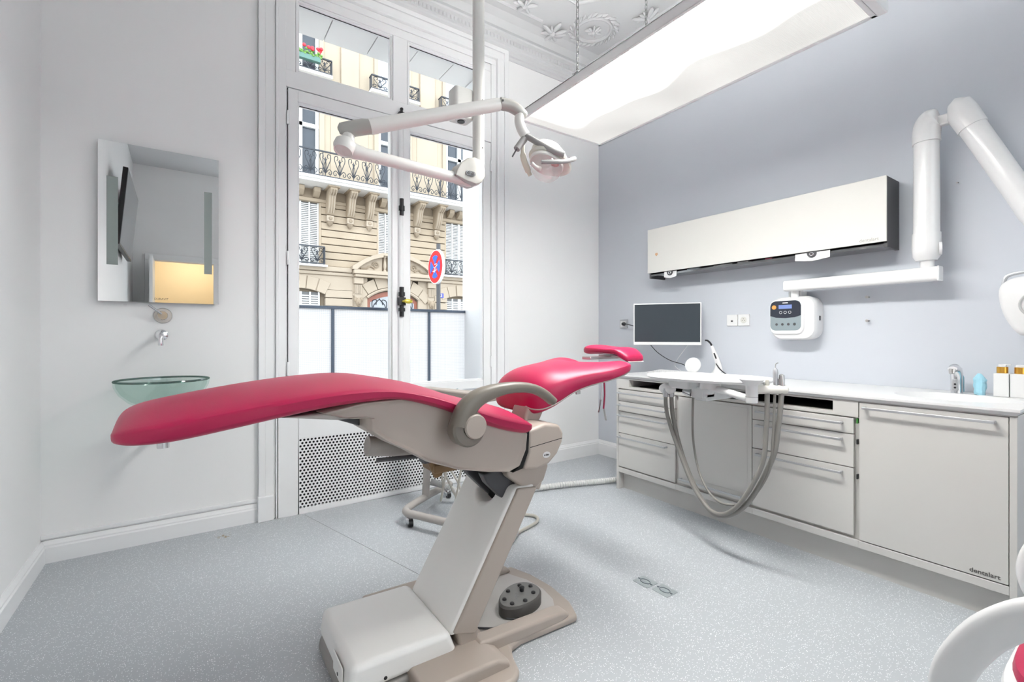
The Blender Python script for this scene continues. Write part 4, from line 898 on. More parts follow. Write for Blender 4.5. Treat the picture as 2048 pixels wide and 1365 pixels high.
X_('mount_bracket', MB().box(3.33, XR-.001, 1.47, 1.55, 1.455, 1.50), M_WHITE, bevel=.006)
X_('horizontal_arm', MB().prism(rounded(-.036, .036, 1.497, 1.565, .018), 'xz', .762, 1.545) if False else MB().rings([[(AX+a, y, 1.532+b*(1 if y > .9 else 1.12)) for a, b in rounded(-.034, .034, -.034, .034, .016)] for y in (1.548, .765)]), M_WHITE, bevel=.004)
X_('arm_cap', MB().box(AX-.038, AX+.038, .757, .767, 1.492, 1.572), M_WHITE, bevel=.008, seg=3)
X_('arm_pin', MB().cyl((AX, .815, 1.565), (AX, .815, 1.65), .030, seg=18), M_WHITE)
kn = X_('lower_knuckle', MB().tube([(AX-.0, .818, z) for z in (1.60, 1.608, 1.63, 1.67, 1.755)], [.012, .045, .058, .062, .061], 24), M_WHITE)
obj('joint_cap', MB().lathe([(.036, 0), (.034, .012), (.001, .014)], (AX-.005, .765, 1.665), (.25, -1, .0), 20), M_WHITE, kn)
X_('vertical_arm', MB().tube([(AX, .818, 1.755), (AX, .818, 2.245)], [.056, .054], 24), M_WHITE)
X_('upper_knuckle', MB().tube(crom([(AX, .818, 2.245), (AX, .818, 2.30), (AX, .810, 2.345), (AX, .785, 2.37), (AX, .765, 2.375)], 5), [.060]*11+[.060, .056, .048, .042, .030, .01], 22), M_WHITE)
X_('top_link', MB().box(AX-.02, AX+.02, .685, .785, 2.315, 2.37), M_WHITE, bevel=.006)
p0, p1 = Vector((AX, .675, 2.355)), Vector((AX, .435, 1.80)); dvv = (p1-p0).normalized()
X_('fore_knuckle', MB().tube([p0-dvv*.05-Vector((0, -.035, 0)), p0-dvv*.045-Vector((0, -.02, 0)), p0-dvv*.03, p0, p0+dvv*.06, p0+dvv*.10], [.012, .045, .060, .063, .061, .060], 24), M_WHITE)
X_('fore_arm', MB().tube([p0+dvv*.10, p1], [.055, .052], 24), M_WHITE)
X_('elbow', MB().tube([p1-dvv*.02, p1+dvv*.03, p1+Vector((0, -.02, -.06)), p1+Vector((0, -.025, -.13))], [.054, .054, .045, .034], 20), M_WHITE)
X_('drop_rod', MB().cyl((AX, .41, 1.69), (AX, .41, 1.50), .026, .028, 18), M_WHITE)
hd_ = X_('tube_head', MB().rings([[(AX+x, .40+s*a, 1.335+s*b) for _, a, b in crom([(0, p, q) for p, q in [(.135, .085), (.10, .135), (.02, .15), (-.09, .14), (-.13, .08), (-.13, -.06), (-.10, -.125), (.03, -.135), (.075, -.12), (.12, -.03)]], 4, True)] for x, s in ((-.085, .85), (-.07, .97), (-.04, 1.0), (.05, 1.0), (.08, .96), (.09, .85))]), M_WHITE, ang=60)
obj('yoke_ring', MB().torus((AX-.087, .405, 1.345), .055, .005, (1, 0, 0), 28, 8), mat('joint_grey', (.45, .46, .46), .4), hd_)
obj('head_grip', MB().tube(crom([(AX-.02, .525, 1.44), (AX-.02, .51, 1.49), (AX-.02, .45, 1.505)], 5), .008, 8), M_ALU, hd_)
for z in (1.436, 1.292): tag(obj('wall_screw', MB().cyl((XR, 1.123, z), (XR-.03, 1.123, z), .005, seg=8).cyl((XR-.03, 1.123, z), (XR-.034, 1.123, z), .009, seg=10), M_STEEL), ('upper' if z > 1.4 else 'lower')+' of two bare screws in the grey wall under the x-ray arm', 'screw')
tag(obj('wall_peg', MB().cyl((XR, .72, 2.03), (XR-.02, .72, 2.025), .004, seg=6), M_STEEL), 'tiny dark nail in the grey wall between the x-ray arms', 'nail')

# ------------------------------------------------------------------ sockets, monitor and the things on the worktop
def socket(y, z, label, hole):
    s = thing('wall_socket', label, 'socket', (XR, y, z))
    p = obj('plate', MB().box(XR-.012, XR, y-.043, y+.043, z-.043, z+.043), M_WHITE, s, bevel=.004, seg=3)
    if hole == 'f':
        obj('well', MB().lathe([(.024, 0), (.022, .0015), (.019, .0018)], (XR-.012, y, z), (-1, 0, 0), 20), mat('socket_well', (.62, .62, .58), .4), s)
        for dy, dz_ in ((-.009, -.002), (.009, -.002), (0, .009)): obj('contact', MB().cyl((XR-.0135, y+dy, z+dz_), (XR-.0145, y+dy, z+dz_), .003, seg=8), M_DARK, s)
    else: obj('port', MB().box(XR-.0145, XR-.012, y-.007, y+.007, z-.012, z+.0), M_DARK, s)
socket(1.996, 1.318, 'white network outlet on the grey wall, left of the socket pair', 'n'); socket(1.905, 1.318, 'white earthed power socket on the grey wall, right of the socket pair', 'f')
s3 = thing('wall_socket', 'grey framed power socket with a black plug beside the monitor', 'socket', (XR, 3.09, 1.312))
obj('plate', MB().box(XR-.012, XR, 3.04, 3.135, 1.27, 1.355), M_ALU, s3, bevel=.003); obj('insert', MB().box(XR-.015, XR-.012, 3.06, 3.12, 1.285, 1.34), M_WHITE, s3)
obj('plug', MB().cyl((XR-.015, 3.075, 1.312), (XR-.05, 3.06, 1.312), .019, .014, 14), M_BLACK, s3); obj('plug_cable', MB().tube(crom([(XR-.05, 3.06, 1.312), (XR-.07, 3.0, 1.31), (XR-.04, 2.85, 1.28), (XR-.03, 2.6, 1.3)], 5), .004, 8), M_BLACK, s3)
# monitor turned towards the chair
mo_ = thing('monitor', 'white framed computer monitor with a dark screen on the grey wall', 'monitor', (3.15, 2.39, 1.12))
L0, L1 = Vector((2.995, 2.605, 0)), Vector((3.30, 2.183, 0)); ux = (L1-L0).normalized(); nx = Vector((0, 0, 1)).cross(ux); nx = -nx if nx.x > 0 else nx; Wm = (L1-L0).length
def slab(u0, u1, z0, z1, d0_, d1): 
    return MB().rings([[tuple(L0+ux*u+nx*d+Vector((0, 0, z))) for u, z in ((u0, z0), (u1, z0), (u1, z1), (u0, z1))] for d in (d0_, d1)])
obj('housing', slab(0, Wm, 1.124, 1.464, -.035, 0), M_WHITE, mo_, bevel=.006)
obj('screen', slab(.010, Wm-.010, 1.150, 1.455, 0, .0015), mat('lcd_off', (.035, .045, .055), .18, var=.15, scale=2), mo_)
obj('arm', MB().tube([L0+ux*Wm*.5-nx*.03+Vector((0, 0, 1.28)), L0+ux*Wm*.62-nx*.10+Vector((0, 0, 1.28)), Vector((XR, 2.36, 1.28))], .02, 12), M_WHITE, mo_)
obj('cable', MB().tube(crom([tuple(L0+ux*.13-nx*.03+Vector((0, 0, 1.13))), (3.15, 2.48, 1.06), (3.20, 2.40, 1.0), (3.27, 2.32, .965), (3.30, 2.24, .908)], 6), .003, 8), M_BLACK, mo_)
tag(obj('white_cable', MB().tube(crom([(3.30, 2.3, 1.13), (3.28, 2.38, 1.02), (3.33, 2.45, .95), (3.35, 2.4, .905)], 6), .0022, 6), M_WHITE), 'thin white cable hanging behind the monitor to the worktop', 'cable')
kb = thing('keyboard', 'flat white keyboard on the worktop below the monitor', 'keyboard', (3.08, 2.25, .90))
obj('body', MB().prism([(3.00, .9005), (3.16, .9005), (3.16, .925), (3.00, .912)], 'xz', 2.03, 2.47), M_WHITE, kb, bevel=.004); 
q = MB()
for r in range(5):
    for k in range(20): 
        x = 3.012+r*.027; y = 2.045+k*.0205; z = .9135+(x-3.0)*.081; q.box(x, x+.023, y, y+.0175, z, z+.003)
obj('keys', q, M_WHITE, kb, kind='stuff')
ds = thing('round_disc', 'round white disc standing upright behind the keyboard', 'disc', (3.26, 2.24, .90))
Rm = Vector((-.95, -.25, .25)).normalized(); cc = Vector((3.26, 2.23, .966))
obj('disc', MB().lathe([(.058, 0), (.062, .006), (.060, .012), (.001, .014)], cc, Rm, 36), M_WHITE, ds); obj('stand', MB().cyl((3.27, 2.23, .90), (3.265, 2.23, .93), .03, .018, 18), M_WHITE, ds)
# curing light on its cradle
cu_ = thing('curing_light', 'white curing light with a black tip standing in its charger', 'curing light', (3.27, 2.02, .90))
obj('charger', MB().lathe([(.058, 0), (.056, .012), (.040, .024), (.028, .05), (.022, .085), (.018, .09)], (3.28, 2.03, .9002), seg=24), M_WHITE, cu_)
top, bot = Vector((3.235, 2.055, 1.125)), Vector((3.275, 2.005, .935)); 
obj('handpiece', MB().tube([bot, bot.lerp(top, .25), bot.lerp(top, .6), bot.lerp(top, .9), top], [.014, .020, .019, .013, .009], 16), M_WHITE, cu_)
obj('tip', MB().tube(crom([top, top+Vector((-.006, .008, .02)), top+Vector((-.02, .022, .038)), top+Vector((-.035, .032, .04))], 4), [.007]*9+[.006]*4, 10), M_BLACK, cu_)
obj('control_strip', MB().tube([bot.lerp(top, .50)+Vector((-.017, -.010, -.002)), bot.lerp(top, .72)+Vector((-.0155, -.008, -.002))], .0055, 8), M_BLACK, cu_)
obj('cradle_wire', MB().tube(crom([bot.lerp(top, .30)+Vector((-.022, .004, 0)), bot+Vector((-.02, -.005, .015)), bot+Vector((.0, -.04, -.02)), (3.30, 1.955, .903)], 5), .004, 8), M_BLACK, cu_)
obj('power_cable', MB().tube(crom([(3.25, 2.07, .904), (3.24, 2.10, .904), (3.26, 2.14, .904)], 4), .003, 6), M_BLACK, cu_)

# ------------------------------------------------------------------ delivery unit: tray, arm, instruments, hoses
du = thing('delivery_unit', 'white instrument delivery unit with an oval tray and hanging grey hoses', 'delivery unit', (2.6, 1.6, .80))
D_ = lambda n, m, mt, p=du, **k: obj(n, m, mt, p, **k)
tcx, tcy = 2.50, 1.615; la = Vector((.20, -.98, 0)).normalized(); lb = Vector((.98, .20, 0)).normalized()
def tray_ring(s, z, n=44):
    out = []
    for k in range(n):
        a = 2*pi*k/n; c, s_ = cos(a), sin(a); e = 2/2.6
        p = Vector((tcx, tcy, z))+la*(.35*s*abs(c)**e*(1 if c > 0 else -1))+lb*(.245*s*abs(s_)**e*(1 if s_ > 0 else -1)); out.append(tuple(p))
    return out
D_('tray', MB().rings([tray_ring(.80, .938), tray_ring(.95, .943), tray_ring(1.0, .956), tray_ring(.99, .962), tray_ring(.955, .956), tray_ring(.5, .954), tray_ring(.05, .954)]), M_WHITE)
D_('support_block', MB().box(2.38, 2.60, 1.66, 1.80, .885, .938), M_WHITE, bevel=.008)
D_('wall_beam', MB().box(2.50, FX+.35, 1.62, 1.70, .812, .856), M_WHITE, bevel=.006); D_('beam_riser', MB().box(2.46, 2.58, 1.62, 1.70, .83, .90), M_WHITE, bevel=.006)
D_('swivel_plate', MB().cyl((2.38, 1.52, .905), (2.38, 1.52, .940), .055, seg=22), M_WHITE)
D_('link_arm', MB().tube(crom([(2.38, 1.52, .905), (2.36, 1.44, .905), (2.33, 1.34, .892), (2.30, 1.26, .885)], 6), .019, 14), M_WHITE)
jx, jy = 2.285, 1.235
jt = D_('joint_post', MB().lathe([(.026, .868), (.028, .875), (.028, .952), (.030, .955), (.050, .975), (.058, .984), (.052, .984), (.03, .976)], (jx, jy, 0), seg=28), M_WHITE)
obj('joint_seam', MB().cyl((jx, jy, .897), (jx, jy, .8985), .0285, seg=28), M_DARK, jt)
hx = Vector((.145, -.105, 0)); hdir = hx.normalized(); b0 = Vector((jx, jy, .934))
hb_ = D_('holder_bar', MB().tube([b0+hdir*.01, b0+hdir*.03, b0+hdir*.165, b0+hdir*.175], [.018, .023, .022, .012], 16), mat('ivory_plastic', (.72, .70, .64), .35))
tools = ((.075, .026), (.115, .085), (.145, .055))
for k, (dd_, hgt) in enumerate(tools):
    p = b0+hdir*dd_
    if k == 1:
        it = thing('air_water_syringe', 'steel air water syringe with a bent tip in the delivery unit holder', 'dental instrument', (p.x, p.y, .95))
        obj('barrel', MB().lathe([(.010, -.01), (.010, .03), (.012, .06), (.011, .075), (.006, .085)], (p.x, p.y, .955), seg=14), M_ALU, it)
        obj('nozzle', MB().tube(crom([(p.x, p.y, 1.035), (p.x, p.y, 1.055), (p.x+.004, p.y-.004, 1.064), (p.x+.010, p.y-.008, 1.065)], 4), .0022, 8), M_STEEL, it)
    else:
        it = thing('handpiece_coupling', 'short pale coupling next to the joint post in the holder' if k == 0 else 'steel suction handpiece at the end of the delivery unit holder', 'dental instrument', (p.x, p.y, .95))
        obj('body', MB().lathe([(.010 if k == 0 else .013, -.01), (.010 if k == 0 else .014, hgt*.5), (.008 if k == 0 else .012, hgt*.9), (.003, hgt)], (p.x, p.y, .956), seg=14), M_HOSEB if k == 0 else M_STEEL, it)
        obj('lever', MB().box(p.x-.016, p.x-.009, p.y+.004, p.y+.012, .955, .955+hgt*.6), M_STEEL, it, bevel=.002)
hc = D_('hose_connector', MB().ell((2.40, 1.82, .875), .04, .055, .035, 18, 10), M_WHITE)
D_('hose_clamp', MB().cyl((2.47, 1.75, .865), (2.47, 1.70, .855), .022, seg=14), M_CHROME)
e1, e2, e3 = [b0+hdir*t for t in (.075, .112, .145)]
def hose(a, pts, b, r, mt):
    D_('hose', MB().tube(crom([a]+pts+[b], 9), r, 12), mt)
    obj('hose_collar', MB().cyl(tuple(Vector(b)+Vector((0, 0, .03))), tuple(Vector(b)+Vector((0, 0, -.022))), r*1.35, seg=12), M_ALU, hc) if b[2] > .8 and b[1] > 1.75 else None
hose(tuple(e1-Vector((0, 0, .02))), [(2.335, 1.19, .75), (2.325, 1.21, .55), (2.33, 1.34, .31), (2.37, 1.49, .225), (2.40, 1.63, .31), (2.41, 1.75, .52), (2.385, 1.81, .72)], (2.375, 1.815, .850), .0115, M_HOSE)
hose(tuple(e3-Vector((0, 0, .02))), [(2.38, 1.155, .75), (2.365, 1.18, .58), (2.35, 1.30, .33), (2.37, 1.46, .215), (2.41, 1.60, .27), (2.43, 1.73, .47), (2.415, 1.79, .70)], (2.405, 1.795, .850), .0125, M_HOSE)
hose(tuple(e2-Vector((0, 0, .02))), [(2.36, 1.17, .70), (2.355, 1.19, .52), (2.355, 1.30, .345), (2.38, 1.47, .29), (2.43, 1.61, .38), (2.47, 1.69, .58)], (2.485, 1.70, .86), .0065, M_HOSE)
# floor box lids
def floor_lid(px0, label):
    c = Vector((*px0, 0)); ux_ = Vector((0, -1, 0)); uy_ = Vector((1, 0, 0)); w, h = .045, .041
    f = thing('floor_box_lid', label, 'floor box lid', (c.x, c.y, 0), 'square floor box lids')
    P = lambda a, b, z: tuple(c+ux_*a+uy_*b+Vector((0, 0, z)))
    obj('lid', MB().rings([[P(a, b, z) for a, b in rounded(-w, w, -h, h, .008, 3)] for z in (.0, .0022)]), mat('lid_metal', (.36, .40, .415), .3, .25, var=.1, scale=40), f, bevel=.0008)
    obj('finger_ring', MB().tube([P(.026*cos(t), .018*sin(t), .003) for t in [2*pi*k/20 for k in range(20)]], .0022, 6, closed=True), mat('lid_ring_dark', (.14, .17, .19), .4), f)
    obj('finger_recess', MB().rings([[P(.026*cos(t), min(0, .018*sin(t)), z) for t in [2*pi*k/20 for k in range(20)]] for z in (.0022, .0027)]), mat('lid_recess', (.30, .34, .36), .4), f)
    for s in (-1, 1): obj('pin', MB().cyl(P(s*.032, 0, .002), P(s*.041, 0, .002), .004, seg=8), MATS['lid_ring_dark'], f)
floor_lid((1.819, 1.508), 'square metal floor box lid nearer the window'); floor_lid((1.832, 1.404), 'square metal floor box lid nearer the camera')

# ================================================================== PENDANT LIGHT
pl = thing('pendant_light', 'large rectangular pendant light with a glowing diffuser hung on chains', 'pendant light', (1.9, 1.45, 2.45))
PX0, PX1, PY0, PY1, PZ = 1.565, 2.215, .70, 2.215, 2.452
def diffuser():
    m = bpy.data.materials.new('glowing_diffuser'); m.use_nodes = True; nt = m.node_tree; b = nt.nodes['Principled BSDF']
    b.inputs['Base Color'].default_value = (.25, .25, .24, 1); b.inputs['Roughness'].default_value = .35
    tc = nt.nodes.new('ShaderNodeTexCoord')
    # glow painted into the emission: bright side, fading to wall side and far end
    sx = nt.nodes.new('ShaderNodeSeparateXYZ'); nt.links.new(tc.outputs['Object'], sx.inputs[0])
    def fade(sock, a, b_):
        r = nt.nodes.new('ShaderNodeMapRange'); r.interpolation_type = 'SMOOTHSTEP'; r.inputs[1].default_value = a; r.inputs[2].default_value = b_; r.inputs[3].default_value = 1; r.inputs[4].default_value = 0
        nt.links.new(sock, r.inputs[0]); return r.outputs[0]
    def mth(op, a, b_):
        r = nt.nodes.new('ShaderNodeMath'); r.operation = op
        for i, q in enumerate((a, b_)):
            if isinstance(q, (int, float)): r.inputs[i].default_value = q
            else: nt.links.new(q, r.inputs[i])
        return r.outputs[0]
    nz = nt.nodes.new('ShaderNodeTexNoise'); nz.inputs['Scale'].default_value = 3.2; nz.inputs['Detail'].default_value = 0; nt.links.new(tc.outputs['Object'], nz.inputs['Vector'])
    xx = mth('ADD', sx.outputs[0], mth('MULTIPLY', nz.outputs['Fac'], .22))
    core = mth('MULTIPLY', fade(xx, -.14, .17), fade(sx.outputs[1], .36, .70))
    rip = mth('MULTIPLY', nz.outputs['Fac'], .16)  # painted wiggle imitating reflections in the panel
    nt.links.new(mth('ADD', mth('ADD', mth('MULTIPLY', core, PANEL_E), .24), rip), b.inputs['Emission Strength'])
    b.inputs['Emission Color'].default_value = (1.0, .99, .955, 1)
    w2 = nt.nodes.new('ShaderNodeTexWave'); w2.bands_direction = 'Y'; w2.inputs['Scale'].default_value = 60
    nt.links.new(tc.outputs['Object'], w2.inputs['Vector'])
    bp = nt.nodes.new('ShaderNodeBump'); bp.inputs['Strength'].default_value = .3; nt.links.new(w2.outputs['Fac'], bp.inputs['Height']); nt.links.new(bp.outputs[0], b.inputs['Normal'])
    return m
obj('diffuser', MB().box(PX0+.018, PX1-.018, PY0+.018, PY1-.018, PZ+.004, PZ+.010), diffuser(), pl)
fr = MB().box(PX0, PX0+.018, PY0, PY1, PZ, PZ+.045).box(PX1-.018, PX1, PY0, PY1, PZ, PZ+.045).box(PX0, PX1, PY0, PY0+.018, PZ, PZ+.045).box(PX0, PX1, PY1-.018, PY1, PZ, PZ+.045)
obj('frame', fr, M_TRIM, pl, bevel=.002)
hs = [(PX0, PZ+.045), (PX0+.05, PZ+.09), (PX0+.055, PZ+.09), (PX0+.007, PZ+.045)]
obj('housing_side', MB().prism(hs, 'xz', PY0, PY1), M_TRIM, pl); obj('housing_side', MB().prism([(PX0+PX1-a, b) for a, b in hs], 'xz', PY0, PY1), M_TRIM, pl)
cap = [(PX0, PZ+.03), (PX1, PZ+.03), (PX1-.05, PZ+.088), (PX0+.05, PZ+.088)]
obj('end_cap', MB().prism([(PX0-.003, PZ-.003), (PX1+.003, PZ-.003), (PX1+.003, PZ+.035), (PX1-.05, PZ+.094), (PX0+.05, PZ+.094), (PX0-.003, PZ+.035)], 'xz', PY0-.035, PY0), M_TRIM, pl, bevel=.006)
obj('end_cap', MB().prism(cap, 'xz', PY1-.006, PY1), M_TRIM, pl)
M_TUBE = mat('uplight_tube', (.9, .9, .9), .4, emit=((1, .985, .95), UP_E))
for x in (1.70, 1.83, 1.95, 2.08): obj('tube', MB().cyl((x, PY0+.05, PZ+.075), (x, PY1-.05, PZ+.075), .013, seg=10), M_TUBE, pl)
obj('cross_bar', MB().box(PX0+.04, PX1-.04, .86, .90, PZ+.088, PZ+.094), M_TRIM, pl); obj('cross_bar', MB().box(PX0+.04, PX1-.04, 1.76, 1.80, PZ+.088, PZ+.094), M_TRIM, pl)
def chain(x, y):
    m = MB(); z = PZ+.10; k = 0
    while z < ZC:
        A_ = (1, 0, 0) if k % 2 else (0, 1, 0)
        side = Vector((0, 1, 0)) if k % 2 else Vector((1, 0, 0))
        pts = [Vector((x, y, z))+side*(.0075*cos(t))+Vector((0, 0, .0145*sin(t)*(1.0) + (.004 if sin(t) > 0 else -.004))) for t in [2*pi*j/10 for j in range(10)]]
        m.tube(pts, .0020, 5, closed=True); z += .0285; k += 1
    return obj('chain', m, mat('chain_metal', (.10, .10, .10), .5, .4), pl, kind='stuff')
for x in (PX0+.06, PX1-.06):
    for y in (.88, 1.78): chain(x, y)

# ================================================================== OPERATING LAMP ON ITS CEILING POLE
ol_ = thing('operating_lamp', 'white dental operating lamp on a jointed arm and ceiling pole', 'operating lamp', (1.06, 1.82, ZC))
O_ = lambda n, m, mt, p=ol_, **k: obj(n, m, mt, p, **k)
px_, py_ = 1.062, 1.818
O_('ceiling_rose', MB().lathe([(.09, 0), (.09, -.02), (.03, -.05)], (px_, py_, ZC)), M_LAMPW)
O_('pole', MB().cyl((px_, py_, ZC), (px_, py_, 2.02), .0265, seg=24), M_LAMPW)
O_('pole_ring', MB().lathe([(.0275, 2.02), (.0275, 1.975), (.024, 1.965), (.021, 1.955)], (px_, py_, 0), seg=24), M_LAMPW)
for z in (2.25, 2.19, 2.04): O_('pole_screw', MB().cyl((px_+.006, py_-.0262, z), (px_+.007, py_-.028, z), .005, seg=10), M_BLACK)
cb = O_('camera_box', MB().prism(rounded(px_-.115, px_-.022, py_+.0, py_+.08, .016), 'xy', 2.165, 2.30), M_LAMPW, bevel=.006)
obj('socket_hole', MB().lathe([(.026, 0), (.026, -.004), (.018, -.004)], (px_-.07, py_+.035, 2.165), seg=20), M_WHITE, cb); obj('socket_core', MB().cyl((px_-.07, py_+.035, 2.164), (px_-.07, py_+.035, 2.157), .017, seg=18), M_BLACK, cb)
# elbow shell and the lower arm (level), then the tilted upper arm
e0 = Vector((px_, py_, 1.955))
a0, a1 = Vector((.965, 1.81, 1.885)), Vector((.50, 1.762, 1.885))
O_('lower_arm', MB().tube(crom([e0, (px_+.002, py_, 1.93), (px_-.012, py_-.002, 1.898), (px_-.05, py_-.005, 1.884), a0, a0.lerp(a1, .5), a1], 6), [.020]*6+[.020+.003*k/12 for k in range(12)]+[.0235]*19, 18), M_LAMPW)
el = O_('elbow_shell', MB().rings([[(x, 1.812+dy, z) for x, z in [(px_+.004, 1.955), (px_-.012, 1.972), (px_-.045, 1.980), (px_-.08, 1.970), (px_-.112, 1.945), (px_-.132, 1.91), (px_-.140, 1.885), (px_-.09, 1.870), (px_-.04, 1.862), (px_-.012, 1.874), (px_+.008, 1.905)]] for dy in (-.042, -.038, .038, .042)]), M_LAMPB, bevel=.008, seg=3)
so = obj('twin_socket', MB().prism(rounded(px_-.092, px_-.045, 1.893, 1.913, .0098), 'xz', 1.765, 1.771), M_CHROME, el)
for dx in (-.080, -.058): obj('socket_hole', MB().cyl((px_+dx, 1.764, 1.903), (px_+dx, 1.7665, 1.903), .0072, seg=12), M_BLACK, so)
O_('lower_knuckle', MB().tube([a1+Vector((.03, 0, 0)), a1+Vector((.0, 0, .0)), a1+Vector((-.03, 0, .012)), a1+Vector((-.06, 0, .02))], [.0245, .029, .03, .02], 18), M_LAMPW)
kc = O_('knuckle_cup', MB().lathe([(.028, 0), (.038, -.012), (.040, -.03), (.033, -.05), (.03, -.045)], (a1.x-.032, a1.y, 1.918), (.35, .25, 1), 22), M_LAMPW)
O_('knuckle_pin', MB().cyl((a1.x-.025, a1.y, 1.90), (a1.x-.025, a1.y, 1.945), .022, seg=18), M_LAMPW)
k0 = Vector((a1.x-.025, a1.y, 1.962)); u0, u1 = Vector((.535, 1.735, 1.975)), Vector((1.045, 1.605, 2.152))
O_('upper_knuckle', MB().tube([k0+Vector((-.035, .005, -.004)), k0+Vector((-.03, .005, -.002)), k0, u0+Vector((-.01, .002, 0)), u0+Vector((.03, -.008, .008))], [.008, .020, .029, .029, .026], 18), M_LAMPB)
O_('upper_arm', MB().tube([u0, u0.lerp(u1, .02), u0.lerp(u1, .98), u1], [.018, .0285, .0255, .016], 20), M_LAMPW)
for p in (u0, u1): O_('arm_screw', MB().cyl(tuple(p+Vector((.01 if p is u0 else -.01, -.027, .0))), tuple(p+Vector((.01 if p is u0 else -.01, -.030, 0))), .0045, seg=10), M_BLACK)
n0 = u1+Vector((.02, -.005, .002))
O_('wrist', MB().tube(crom([tuple(u1+Vector((-.005, 0, 0))), tuple(n0+Vector((.02, -.006, -.004))), tuple(n0+Vector((.06, -.016, -.022))), tuple(n0+Vector((.085, -.022, -.04)))], 5), [.025]*8+[.024, .024, .023, .022, .021, .019, .015, .008], 16), M_LAMPB)
v0 = n0+Vector((.060, -.016, -.032))
O_('drop_elbow', MB().tube(crom([tuple(v0), tuple(v0+Vector((-.004, 0, -.03))), tuple(v0+Vector((.006, -.003, -.062))), tuple(v0+Vector((.022, -.008, -.085)))], 5), .020, 16), M_LAMPW)
y0_ = v0+Vector((.022, -.008, -.085))
O_('switch_handle', MB().tube([tuple(y0_+Vector((-.005, 0, -.015))), tuple(y0_+Vector((-.042, .004, -.065)))], [.015, .014], 14), M_LAMPG)
O_('switch_lever', MB().cyl(tuple(y0_+Vector((-.042, .004, -.065))), tuple(y0_+Vector((-.062, .006, -.10))), .0032, seg=8), M_DARK)
O_('yoke_bar', MB().tube(crom([tuple(y0_), (1.163, 1.545, 2.012), (1.190, 1.505, 1.978), (1.222, 1.478, 1.955), (1.258, 1.461, 1.944)], 6), .0125, 14), M_LAMPG)
O_('yoke_blade', MB().tube(crom([tuple(y0_+Vector((-.006, .01, -.04))), tuple(y0_+Vector((-.002, .012, -.09))), tuple(y0_+Vector((.018, .01, -.135))), tuple(y0_+Vector((.03, .006, -.16)))], 5), [.008]*4+[.013]*8+[.009]*4, 12), mat('cream_plastic', (.72, .67, .56), .35))
hc_ = y0_+Vector((.100, -.034, -.098))
tilt = Matrix.Rotation(radians(18), 3, 'Y') @ Matrix.Rotation(radians(-12), 3, 'X')
def blob(rings_, c=hc_, R_=tilt): return MB().rings([[tuple(Vector(c)+R_ @ Vector((rx*cos(a)+ox, ry*sin(a), z))) for a in [2*pi*k/28 for k in range(28)]] for rx, ry, z, ox in rings_])
hh = O_('lamp_head', blob([(.075, .055, -.012, .0), (.098, .068, -.006, .004), (.104, .072, .002, .006), (.096, .068, .012, .003), (.080, .060, .040, -.008), (.066, .05, .058, -.012), (.04, .03, .064, -.014), (.005, .005, .066, -.014)]), mat('lamp_head_cream', (.66, .65, .58), .35, coat=.2))
obj('reflector_bowl', blob([(.075, .055, .0, -.01), (.074, .056, -.03, -.012), (.066, .05, -.062, -.014), (.05, .038, -.084, -.016), (.02, .018, -.094, -.016), (.003, .003, -.095, -.016)]), glassy('lamp_clear_shield', (.95, .945, .94), .10, .25, .1), hh)
obj('bulb_cap', MB().ell(tuple(hc_+tilt @ Vector((.01, -.03, -.02))), .024, .018, .016, 12, 8), mat('bulb_red', (.45, .06, .06), .3), hh)
obj('bowl_rim', MB().rings([[tuple(hc_+tilt @ Vector((r*.075*cos(a)-.012, r*.057*sin(a), -.028+dz_))) for a in [2*pi*k/28 for k in range(28)]] for r, dz_ in ((1.0, 0), (1.05, .004), (1.05, .014), (1.0, .018))]), M_LAMPW, hh)
obj('grip_rail', MB().tube(crom([(1.142, 1.462, 1.890), (1.18, 1.445, 1.893), (1.24, 1.437, 1.905), (1.30, 1.450, 1.930), (1.335, 1.485, 1.952), (1.333, 1.525, 1.955)], 5), .0085, 12), M_LAMPG, hh)
obj('lower_grip', MB().tube([tuple(hc_+tilt @ Vector(p)) for p in ((-.05, -.01, -.075), (-.075, -.012, -.082), (-.098, -.013, -.078))], [.010, .0075, .008], 12), M_LAMPW, hh)
obj('head_screw', MB().cyl(tuple(hc_+tilt @ Vector((.05, -.071, .004))), tuple(hc_+tilt @ Vector((.05, -.075, .004))), .004, seg=8), M_DARK, hh)

# ================================================================== MIRROR, TAP AND GLASS BASIN ON THE WINDOW WALL
M_MIRROR = mat('mirror_silver', (.95, .96, .955), .0, 1.0)
mi = thing('wall_mirror', 'tall rectangular bathroom mirror with two frosted light strips', 'mirror', (-.15, YB, 1.39))
MX0, MX1, MZ0, MZ1 = -.428, .132, 1.393, 2.280
yaw = -.010
def my(x, d): return YB-.038-d+(x-MX0)*(-yaw)
def mslab(x0, x1, z0, z1, d0_, d1): return MB().rings([[(x0, my(x0, d), z0), (x1, my(x1, d), z0), (x1, my(x1, d), z1), (x0, my(x0, d), z1)] for d in (d0_, d1)])
obj('backing', MB().add([(MX0+.006, YB, MZ0+.006), (MX1-.006, YB, MZ0+.006), (MX1-.006, YB, MZ1-.006), (MX0+.006, YB, MZ1-.006), (MX0+.006, my(MX0, -.001), MZ0+.006), (MX1-.006, my(MX1, -.001), MZ0+.006), (MX1-.006, my(MX1, -.001), MZ1-.006), (MX0+.006, my(MX0, -.001), MZ1-.006)], [(0, 1, 2, 3), (4, 5, 6, 7), (0, 1, 5, 4), (1, 2, 6, 5), (2, 3, 7, 6), (3, 0, 4, 7)]), M_ALU, mi)
gl = obj('mirror_glass', mslab(MX0, MX1, MZ0, MZ1, .0, .005), M_MIRROR, mi, smooth=False)
M_FRS = mat('frosted_strip', (.26, .30, .285), .5)
